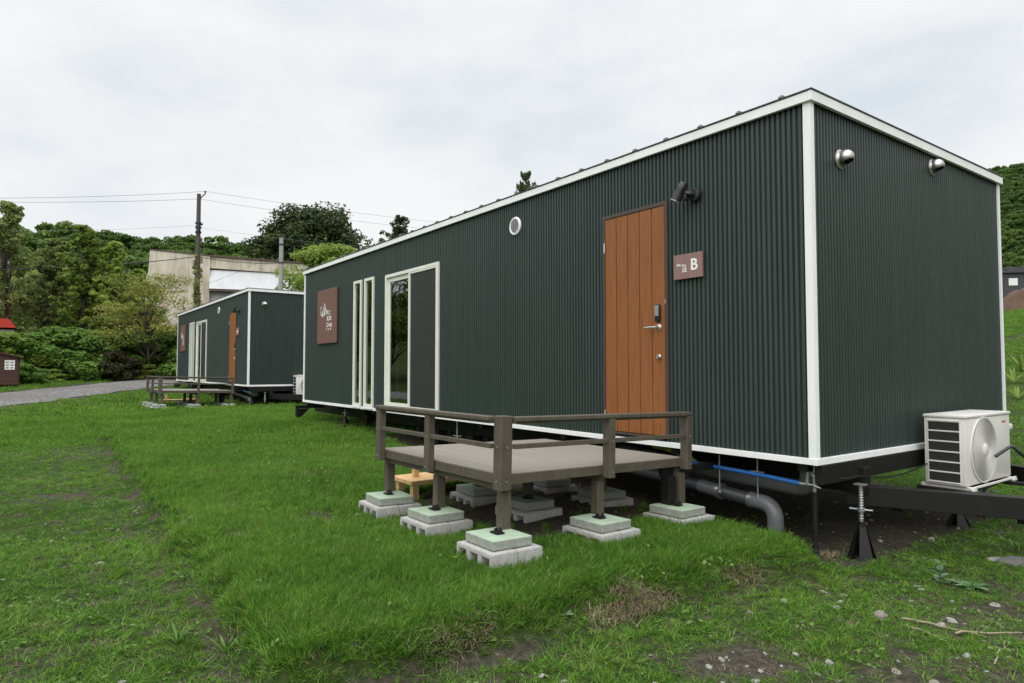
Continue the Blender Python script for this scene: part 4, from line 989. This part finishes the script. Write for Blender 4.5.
o = gn_scatter('grass', np.column_stack([PX, PY, pz]), np.column_stack([tl, rng.random(K)*6.28]), np.column_stack([wx, wx, hh]), KD, gp)
tag(o, 'green lawn grass, thick on the raised turf and thin on the lower ground', 'grass', kind='stuff')
print('grass', K)

# gravel bits on the bare soil at the right
pb = []
for k in range(3):
    b = bmesh.new(); bmesh.ops.create_icosphere(b, subdivisions=2, radius=1); r_ = np.random.default_rng(300+k)
    for v in b.verts: v.co *= 1+.35*(r_.random()-.5); v.co.z *= .6
    me = bpy.data.meshes.new('pebble'); b.to_mesh(me); b.free(); pb.append(proto('pebble', me, ('stone', 'grey_stone', 'grey_stone')[k]))
n_ = 20000; fw = np.sqrt(rng.uniform(2.2**2, 9**2, n_)); rt = (rng.random(n_)*2-1)*.95*fw
X = CAM[0]+Fh[0]*fw+Rh[0]*rt; Y = CAM[1]+Fh[1]*fw+Rh[1]*rt; b_ = bare(X, Y); k_ = (rng.random(n_) < (b_**1.5)*np.where(X > .15, .75, .12)) & ~((pad(X, Y) > .9)); X, Y = X[k_], Y[k_]; n_ = len(X)
sc = .0035+.018*rng.random(n_)**6; sc *= np.where(rng.random(n_) < .04, 1.7, 1)
o = gn_scatter('gravel', np.column_stack([X, Y, terrain(X, Y)+sc*.25]), rng.random((n_, 3))*6.28*np.array([.1, .1, 1]), np.column_stack([sc*rng.uniform(.8, 1.6, n_), sc, sc*rng.uniform(.5, 1, n_)]), rng.integers(0, 3, n_), pb)
tag(o, 'scattered gravel and small stones on the bare soil', 'gravel', kind='stuff')

# ------------------------------------------------------------------ stones, sticks, weeds near the camera
def ground_at(x, y):
    d = F3+Rh*(x-512)/FOC-U3*(y-341.5)/FOC
    t = 2.
    while t < 60:
        P = CAM+d*t
        if P[2] < gz(P[0], P[1]): return P
        t += .02
    return P
def stone(x, y, s, mat, label, flat=.6, seed=0):
    P = ground_at(x, y); b = bmesh.new(); bmesh.ops.create_icosphere(b, subdivisions=3, radius=1); r_ = np.random.default_rng(seed)
    ph = r_.random(9)*6
    for v in b.verts:
        c = v.co; f_ = 1+.16*math.sin(2.3*c.x+ph[0])*math.cos(2.9*c.y+ph[1])+.10*math.sin(5*c.z+ph[2]+3*c.x)+.05*r_.normal()*.5
        v.co = Vector((c.x*f_*s[0], c.y*f_*s[1], max(c.z, -.4)*f_*s[2]))
    me = bpy.data.meshes.new('stone'); b.to_mesh(me); b.free(); o = link('stone', me, mat, None, True)
    o.location = (P[0], P[1], P[2]+s[2]*.25); o.rotation_euler = (0, 0, r_.random()*6); tag(o, label, 'stone', 'loose stones'); return o
stone(880, 618, (.055, .04, .032), 'stone', 'reddish brown fist sized stone on the soil patch', seed=1)
stone(844, 597, (.026, .02, .016), 'stone', 'small tan stone left of the fist sized one', seed=2)
stone(836, 609, (.024, .02, .016), 'grey_stone', 'small grey stone lying lower left of the tan one', seed=3)
stone(941, 627, (.026, .02, .018), 'grey_stone', 'small grey stone right of the reddish brown one by the sticks', seed=4)
stone(829, 664, (.018, .016, .014), 'grey_stone', 'pale pebble near the bottom right grass', seed=5)
stone(967, 658, (.022, .02, .016), 'grey_stone', 'grey pebble near the bottom under the sticks', seed=6)
stone(985, 628, (.03, .016, .008), 'grey_stone', 'flat white chip at the right beside the sticks', seed=7)
stone(1013, 563, (.15, .10, .03), 'flat_slate', 'large flat dark stone slab at the right frame edge', seed=8)
stone(995, 560, (.07, .05, .015), 'grey_stone', 'pale flat stone beside the dark slab', seed=9)
stone(995, 606, (.045, .03, .012), 'grey_stone', 'flat pale chip upper right of the sticks', seed=12)
stone(784, 602, (.03, .02, .012), 'grey_stone', 'pale stone left in the thin grass', seed=10)
stone(487, 662, (.022, .018, .012), 'stone', 'tiny brown stone at the raised turf edge', seed=11)
stone(100, 564, (.03, .022, .012), 'grey_stone', 'pale stone in the lawn at the left', seed=14)
def stick(p, q, r, label, sag=.0):
    a = Vector(ground_at(*p)); b = Vector(ground_at(*q)); r_ = random.Random(p[0])
    pts = []
    for k in range(9):
        t = k/8; c = a.lerp(b, t); c.x += r_.uniform(-.012, .012); c.y += r_.uniform(-.012, .012); c.z = gz(c.x, c.y)+.014+r_.uniform(0, .006); pts.append(c)
    mb = MB(); mb.tube(pts, [r*(1-.07*k) for k in range(9)], 6); tag(mb.build('dry_stick', 'dry_stick', None, True), label, 'stick', 'dry sticks')
stick((900, 621), (985, 640), .007, 'long dry stick running right from the brown stone'); stick((955, 637), (1023, 636), .006, 'pale straight stick at the right edge'); stick((992, 668), (1008, 644), .004, 'short thin upright looking twig near the right edge'); stick((905, 628), (948, 645), .004, 'thin twig below the long dry stick')
def weed(x, y, kind, s, mat, label, seed):
    P = ground_at(x, y); r_ = np.random.default_rng(seed); e = empty('weed', label, 'weed', (P[0], P[1], P[2]), 'weeds')
    V = []; Fc = []; T_ = []
    def leaf(b, d, l, w, droop):
        d = Vector(d).normalized(); sd = d.cross(Vector((0, 0, 1))); sd = sd.normalized() if sd.length > .05 else Vector((1, 0, 0)); base = len(V); t_ = r_.random()
        for k in range(6):
            t = k/5; c = Vector(b)+d*l*t+Vector((d.x, d.y, 0))*l*droop*t*t*.6-Vector((0, 0, droop*l*t*t*.7)); ww = w*math.sin(PI*(.12+.86*t))**.8
            V.extend([tuple(c-sd*ww), tuple(c+Vector((0, 0, -.15*ww))), tuple(c+sd*ww)]); T_.extend([t_]*3)
        for k in range(5):
            i = base+3*k; Fc.extend([(i, i+1, i+4, i+3), (i+1, i+2, i+5, i+4)])
    st_ = MB()
    if kind == 'rosette':
        for k in range(8): a = k*2.4; leaf((0, 0, .005), (math.cos(a), math.sin(a), .5+.4*r_.random()), s*(.8+.4*r_.random()), s*.22, .5)
    elif kind == 'blade':
        for k in range(9): a = k*2.4; leaf((0, 0, 0), (math.cos(a)*.6, math.sin(a)*.6, 1), s*(.6+.6*r_.random()), s*.05, .35)
    elif kind == 'stalk':
        for k in range(10): a = k*2.4; z = s*.1*k; leaf((0, 0, z), (math.cos(a), math.sin(a), .9), s*.5*(1-.05*k), s*.13, .4)
    elif kind == 'twoleaf':
        for k in range(4): a = k*1.6+r_.random(); leaf((0, 0, .02), (math.cos(a), math.sin(a), .45), s*.7, s*.28, .3)
    st_.tube([(0, 0, -.01), (0.002, 0, s*.45), (.003, .002, s*.9 if kind == 'stalk' else s*.5)], [.004, .003, .0015], 6)
    link('leaves', np_mesh('leaves', V, Fc, 4, {'tint': T_}), mat, e); st_.build('stem', mat, e)
    return e
weed(940, 584, 'stalk', .15, 'weed_pale', 'pale upright leafy weed at the right on the lower ground', 1)
weed(972, 589, 'rosette', .10, 'weed_pale', 'low pale weed right of the upright leafy one', 2)
weed(957, 584, 'rosette', .07, 'weed_pale', 'small pale weed between the two pale weeds', 3)
weed(406, 660, 'blade', .15, 'weed', 'tall grassy weed at the bottom edge of the raised turf', 4)
weed(430, 655, 'twoleaf', .08, 'weed', 'small broad leaved weed right of the grassy one', 5)
weed(472, 626, 'blade', .15, 'weed', 'upright bright weed along the turf edge', 6)
weed(487, 645, 'twoleaf', .07, 'weed', 'seedling at the middle of the turf edge', 7)
weed(565, 618, 'twoleaf', .07, 'weed_pale', 'pale seedling near the dry grass of the turf edge', 8)
weed(664, 590, 'stalk', .10, 'weed', 'bright young weed on the turf near the pipe', 9)
weed(226, 655, 'blade', .14, 'weed', 'yellowish grass stalk in the left lower corner of the turf', 10)
weed(178, 645, 'blade', .13, 'weed', 'grass stalk left of the turf edge', 11)
weed(1018, 555, 'blade', .24, 'weed', 'tall grass clump at the right frame edge by the slab', 12)
for k, (x, y, s) in enumerate(((1014, 384, .55), (1022, 372, .7), (1018, 400, .45))):
    weed(x, y, 'blade', s, 'leaf_mid', ['arching long grass clump on the right bank', 'upper long grass clump at the right frame edge', 'lowest grass clump on the right bank'][k], 30+k)
def dry_patch(x, y, n_, rad, seed, label):
    P = ground_at(x, y); r_ = np.random.default_rng(seed); V = []; Fc = []; T_ = []
    ax = (Vector(ground_at(x+30, y-7))-Vector(P)).normalized()
    for k in range(n_):
        q = r_.normal()*rad; w_ = r_.normal()*rad*.28; bx, by = P[0]+ax.x*q-ax.y*w_, P[1]+ax.y*q+ax.x*w_; bz = gz(bx, by)
        a = r_.random()*6.28; l = .03+.06*r_.random(); h = .01+.03*r_.random(); t_ = r_.random(); base = len(V)
        for j in range(4):
            t = j/3; c = (bx+math.cos(a)*l*t, by+math.sin(a)*l*t, bz+.008+h*math.sin(t*2.4)); w = .0022*(1.1-t); V += [(c[0]-math.sin(a)*w, c[1]+math.cos(a)*w, c[2]), (c[0]+math.sin(a)*w, c[1]-math.cos(a)*w, c[2])]; T_ += [t_]*2
        for j in range(3): i = base+2*j; Fc.append((i, i+1, i+3, i+2))
    tag(link('dry_grass', np_mesh('dry_grass', V, Fc, 4, {'tint': T_}), 'grass_dry'), label, 'dry grass', kind='stuff')
dry_patch(636, 603, 1700, .14, 1, 'straw coloured dead grass on the turf edge')
dry_patch(738, 580, 350, .10, 2, 'straw coloured dead grass near the drain pipe')
dry_patch(455, 640, 500, .12, 3, 'dead grass strip at the lower turf edge')
dry_patch(820, 560, 350, .10, 4, 'dead grass at the corner of the raised turf')

# ------------------------------------------------------------------ poles and wires
def catenary(a, b, sag, n_=24): return [Vector(a).lerp(Vector(b), k/n_)-Vector((0, 0, sag*4*(k/n_)*(1-k/n_))) for k in range(n_+1)]
Pt = at(199, 194, 46); zb = gz(Pt[0], Pt[1])
up = empty('utility_pole', 'dark utility pole with ivy left of the farther trailer roof', 'utility pole', (Pt[0], Pt[1], zb-.3), 'utility poles')
h = Pt[2]-zb+.3
mb = MB(); mb.cyl((0, 0, 0), (0, 0, h), .22, .13, 14); mb.build('pole', 'pole_concrete', up, 'auto')
mb = MB(); mb.tube([(0, .0, h-.45), (.12, .20, h-.15), (.22, .36, h+.02), (.22, .36, h+.14)], .04, 8); mb.lathe([(0, 0), (.06, .0), (.08, .05), (.05, .1), (0, .12)], Matrix.Translation((.22, .36, h+.12)), 12); mb.build('insulator_arm', 'pole_concrete', up, 'auto')
mb = MB()
for z in (h-2.05, h-2.35, h-2.7): mb.lathe([(.15, -.07), (.20, -.06), (.20, .06), (.15, .07)], Matrix.Translation((0, 0, z)), 14)
mb.box(.14, .55, -.06, .06, h-2.65, h-2.58); mb.box(-.02, .5, .15, .22, h-2.2, h-2.14); mb.build('clamp', 'wire', up)
r_ = np.random.default_rng(5); zc = np.linspace(h-10.5, h-4.3, 46); aa = r_.random(46)*6.28
V, Fc, t = leafcloud(np.column_stack([np.cos(aa)*.16, np.sin(aa)*.16, zc]), np.full((46, 3), .2)*np.array([.8, .8, 1.1]), 26, .09, r_); link('ivy', np_mesh('ivy', V, Fc, 4, {'tint': t}), 'leaf_olive', up)
P2 = at(281.5, 238, 50); zb2 = gz(P2[0], P2[1])
up2 = empty('utility_pole', 'plain light grey pole right of the dark one, above the farther trailer', 'utility pole', (P2[0], P2[1], zb2-.3), 'utility poles')
mb = MB(); mb.cyl((0, 0, 0), (0, 0, P2[2]-zb2+.3), .20, .155, 14); mb.build('pole', 'pole_grey', up2, 'auto')
mb = MB(); hh2 = P2[2]-zb2+.3; mb.lathe([(.158, -.05), (.20, -.05), (.20, .05), (.158, .05)], Matrix.Translation((0, 0, hh2-.5)), 14); mb.lathe([(.158, -.05), (.20, -.05), (.20, .05), (.158, .05)], Matrix.Translation((0, 0, hh2-1.9)), 14); mb.build('clamp', 'wire', up2)
def wirething(pts, r, label, mat='wire'):
    mb = MB(); mb.tube(pts, r, 6); tag(mb.build('power_line', mat), label, 'power line', 'overhead lines')
PA = Vector(Pt); arm = PA+Vector((.22, .36, .2))
wirething(catenary(arm, at(-120, 196.5, 40), .25), .011, 'topmost overhead line going left from the dark pole')
wirething(catenary(PA+Vector((0, 0, -.35)), at(-120, 199.5, 40), .2), .011, 'second overhead line going left just below the topmost', )
wirething(catenary(arm, at(640, 236, 66), .6), .009, 'topmost overhead line going right from the dark pole over the near roof')
wirething(catenary(PA+Vector((0, 0, -.35)), at(640, 241, 66), .7), .009, 'second overhead line going right from the dark pole')
wirething(catenary(PA+Vector((0, 0, -2.2)), at(-120, 226, 44), .35), .007, 'thin pale line going left at the middle of the dark pole', 'wire_pale')
wirething(catenary(PA+Vector((0, 0, -2.35)), at(560, 252, 64), .7), .007, 'thin pale line going right from the middle of the dark pole', 'wire_pale')
wirething(catenary(PA+Vector((0, 0, -4.4)), at(-120, 272, 26), .25), .026, 'thick black cable going left before the trees')
wirething(catenary(PA+Vector((0, 0, -4.4)), P2+np.array([0, 0, -1.9]), .2), .022, 'black cable between the two poles')
wirething(catenary(Vector(P2)+Vector((0, 0, -.5)), at(700, 258, 70), .8), .014, 'dark line going right from the grey pole before the broad dark tree')
wirething(catenary(Vector(P2)+Vector((0, 0, -1.)), at(200, 286, 60), .2), .010, 'thin dark line sloping down from the grey pole before the pale wall')

# ------------------------------------------------------------------ buildings behind
A = Vector(at(150, 250, 60)); B_ = Vector(at(300, 265, 64.5)); e1 = (B_-A); e1.z = 0; Lb = e1.length; e1.normalize(); e2 = Vector((-e1.y, e1.x, 0))
if e2.dot(Vector(Fh)) < 0: e2 = -e2
gb = gz(A.x, A.y); Hb = A.z-gb
bl = empty('old_building', 'old stained beige concrete building with white panelled side behind the trailers', 'building', (A.x, A.y, gb-.3)); bl.rotation_euler = (0, 0, math.atan2(e1.y, e1.x)); Hb += .3
xs = 5.0; sgn = 1
mb = MB(); mb.prism([(0, Hb), (xs, Hb-.28), (xs, 0), (-2.2, 0), (-1.7, Hb-5.), (-.55, Hb-3.3), (-.1, Hb-2.)], 1, 0, 9.); mb.build('wall', 'stained_concrete', bl)
mb = MB(); mb.prism([(xs, Hb-.28), (Lb+3, Hb-.55), (Lb+3, Hb-1.62), (xs, Hb-1.36)], 1, .15, 9.2); mb.build('parapet', 'stained_concrete', bl)
mb = MB(); mb.prism([(-.05, Hb+.003), (xs, Hb-.277), (Lb+3, Hb-.547), (Lb+3, Hb-.43), (xs, Hb-.16), (-.05, Hb+.1)], 1, -.05, 9.3); mb.build('roof', 'rust_roof', bl)
mb = MB(); mb.box(xs+.001, Lb+3, .5, 9, 0, Hb-1.7); mb.build('wall', 'pale_siding', bl)
mb = MB(); mb.prism([(.3, Hb-1.55), (.5, Hb-1.45), (.5, Hb-3.4), (-.35, Hb-3.35)], 0, xs+.002, xs+8.6); mb.build('awning_panel', 'pale_siding', bl)
mb = MB(); mb.box(xs+.002, xs+8.7, -.45, .5, Hb-3.58, Hb-3.42); mb.build('ledge', 'rust_roof', bl)
for x, z, w_, h_ in ((xs+.25, Hb-5.0, 1.1, .62), (xs+3.4, Hb-5.9, 1.3, 1.), (xs+6, Hb-5.9, 1.3, 1.)):
    mb = MB(); mb.box(x, x+w_, .44, .52, z, z+h_); w_o = mb.build('window', 'window_dark', bl); mb = MB(); mb.box(x-.06, x+w_+.06, .42, .499, z-.08, z-.002); mb.build('sill', 'pale_siding', w_o)
mb = MB(); mb.box(2.0, 5.4, -1.2, -.02, Hb-9.2, Hb-8.55); mb.build('canopy', 'teal_paint', bl)
# pale house far left
P = at(-12, 300, 58); g0 = gz(P[0], P[1]); ph = empty('pale_house', 'pale grey house hidden behind the loose tree at the left edge', 'house', (P[0], P[1], g0-.3)); ph.rotation_euler = (0, 0, math.atan2(Rh[1], Rh[0])+.15)
Hh = at(0, 272, 58)[2]-g0+.3
mb = MB(); mb.box(-6, 2.5, 0, 7, 0, Hh); mb.build('wall', 'pale_siding', ph)
mb = MB(); mb.prism([(-6.4, Hh), (3.0, Hh), (3.0, Hh+.2), (-1.7, Hh+1.9), (-6.4, Hh+.2)], 1, -.4, 7.4); mb.build('roof', 'dark_house', ph)
for x in (-3.6, -.6): mb = MB(); mb.box(x, x+1.3, -.04, .03, Hh-2.3, Hh-1.1); mb.build('window', 'window_dark', ph)
# little red roof
P = at(-6, 330, 31.3); g0 = gz(P[0], P[1]); rh_ = empty('red_roofed_hut', 'hut with bright red roof peeping above the shrubs at the left edge', 'hut', (P[0], P[1], g0-.2)); rh_.rotation_euler = (0, 0, math.atan2(Rh[1], Rh[0])+.6)
zr = at(0, 327, 31.3)[2]-g0+.2
mb = MB(); mb.box(-2.5, .75, 0, 2.4, 0, zr-.1); mb.build('wall', 'pale_siding', rh_)
mb = MB(); mb.prism([(-2.8, zr-.02), (.85, zr-.02), (.55, zr+.40), (-2.6, zr+.40)], 1, -.25, 2.6); mb.build('roof', 'red_roof', rh_)
# brown bin shed by the road
P = at(17.5, 388, 24.6); g0 = gz(P[0], P[1]); sh = empty('wooden_shed', 'small dark brown wooden bin shed beside the road with a white notice', 'shed', (P[0], P[1], g0)); sh.rotation_euler = (0, 0, math.atan2(Rh[1], Rh[0])+.60)
H0 = at(17, 357, 24.6)[2]-g0
mb = MB(); mb.prism([(-1.9, .12), (0, .12), (0, H0), (-.75, H0+.16), (-1.9, H0+.16)], 1, 0, 1.1)
for k in range(7): mb.box(-1.9, -.0, -.016, -.002, .14+k*.145, .14+k*.145+.135)
mb.build('wall', 'shed_wood', sh)
mb = MB(); mb.prism([(.12, H0-.04), (.12, H0+.01), (-.75, H0+.24), (-2.0, H0+.24), (-2.0, H0+.19), (-.75, H0+.19)], 1, -.12, 1.2); mb.build('roof', 'shed_wood', sh)
mb = MB(); 
for x in (-1.8, -.1): mb.box(x-.06, x+.06, .1, .25, -.05, .119); mb.box(x-.06, x+.06, .85, 1.0, -.05, .119)
mb.build('foot', 'shed_wood', sh)
mb = MB(); mb.box(-.40, -.10, -.024, -.017, H0-.47, H0-.12); nt_ = mb.build('notice', 'white_mark', sh)
mb = MB()
for k in range(6): mb.box(-.37+.14*(k % 2), -.37+.14*(k % 2)+.09, -.0265, -.0245, H0-.20-.10*(k//2)-.03, H0-.20-.10*(k//2)+.02)
mb.build('notice_marks', 'ac_grille', nt_)
mb = MB(); mb.box(-1.2, -.95, -.024, -.017, H0-.13, H0-.02); mb.build('notice', 'white_mark', sh)

# right slope: soil mound, houses
P = at(1030, 306, 60); g0 = gz(P[0], P[1])
gxm = np.linspace(-1, 1, 34); MX, MY = np.meshgrid(gxm, gxm, indexing='ij'); rr = np.hypot(MX, MY)
top = at(1020, 291, 60)[2]-g0
MZ = np.clip(1-rr**2, 0, 1)**.8*(top)*(.75+.5*fbm(MX*3, MY*3, 91))-.3
idx = np.arange(MX.size).reshape(MX.shape); fc = np.stack([idx[:-1, :-1], idx[1:, :-1], idx[1:, 1:], idx[:-1, 1:]], -1).reshape(-1, 4)
o = link('soil_mound', np_mesh('soil_mound', np.stack([MX*7, MY*5, MZ], -1).reshape(-1, 3), fc, 4), 'brown_soil', None, True); o.location = (P[0], P[1], g0); tag(o, 'mound of reddish brown soil on the right slope', 'soil mound')
def house(x, d, wd, hw, hr, mat, label, ytop):
    P = at(x, 300, d); g0 = gz(P[0], P[1]); zt = at(x, ytop, d)[2]-g0; e = empty('house', label, 'house', (P[0], P[1], g0-.5), 'houses on the right slope'); e.rotation_euler = (0, 0, math.atan2(Rh[1], Rh[0])-.2); zt += .5
    mb = MB(); mb.box(-wd/2, wd/2, 0, 6, 0, zt-hr); mb.build('wall', mat, e)
    mb = MB(); mb.prism([(-wd/2-.3, zt-hr+.002), (wd/2+.3, zt-hr+.002), (wd/2+.3, zt-hr+.2), (0, zt), (-wd/2-.3, zt-hr+.2)], 1, -.4, 6.4); mb.build('roof', 'dark_house', e)
    for k in range(2): mb = MB(); mb.box(-wd/4+k*wd/2-.6, -wd/4+k*wd/2+.6, -.05, .03, zt-hr-1.9, zt-hr-.8); mb.build('window', 'white_mark' if mat == 'dark_house' else 'window_dark', e)
house(1023, 100, 5, 4, 1.0, 'dark_house', 'dark grey house on the right slope with pale windows', 266)
house(1009.5, 104, 2.6, 4, .6, 'pale_siding', 'small white house beside the dark house on the slope', 266)

# ------------------------------------------------------------------ light
EL, AZ = math.radians(47), math.radians(-52)            # overcast: bright patch of sky behind the camera
w = bpy.data.worlds.new('World'); S.world = w; w.use_nodes = True; n = w.node_tree; bg = n.nodes['Background']
sky = node(n, 'ShaderNodeTexSky', sky_type='NISHITA', sun_disc=False, sun_elevation=EL, sun_rotation=math.radians(90)-AZ)
tc = node(n, 'ShaderNodeTexCoord'); sp = node(n, 'ShaderNodeSeparateXYZ'); n.links.new(tc.outputs['Generated'], sp.inputs[0])
mp = node(n, 'ShaderNodeMapping'); mp.inputs['Scale'].default_value = (1.0, 1.0, 2.6); n.links.new(tc.outputs['Generated'], mp.inputs[0])
t1 = noise(n, 2.1, 6, .52, vec=mp.outputs[0])
cl = ramp(n, t1, [(.32, (7.0, 7.6, 8.1)), (.45, (8.5, 8.7, 8.85)), (.58, (9.25, 9.25, 9.2))])
zen = ramp(n, sp.outputs[2], [(0, (.97, .97, .97)), (.50, (1., 1., 1.)), (1, (2.9, 2.9, 2.9))])
cl = mixc(n, 1., cl, zen, 'MULTIPLY')
c = mixc(n, .93, sky.outputs[0], cl)
n.links.new(c, bg.inputs[0]); bg.inputs[1].default_value = .1
sd = bpy.data.lights.new('sun', 'SUN'); sd.energy = 1.9; sd.angle = math.radians(75); sd.color = (1, .97, .93)
so = bpy.data.objects.new('sun', sd); col.objects.link(so)
dirv = Vector((math.cos(AZ)*math.cos(EL), math.sin(AZ)*math.cos(EL), math.sin(EL))); so.rotation_euler = dirv.to_track_quat('Z', 'Y').to_euler(); so.location = (0, -20, 30)
S.view_settings.view_transform = 'Standard'; S.view_settings.look = 'None'; S.view_settings.gamma = 1; S.view_settings.exposure = .1
S.cycles.use_denoising = True; S.cycles.max_bounces = 6; S.cycles.transparent_max_bounces = 12
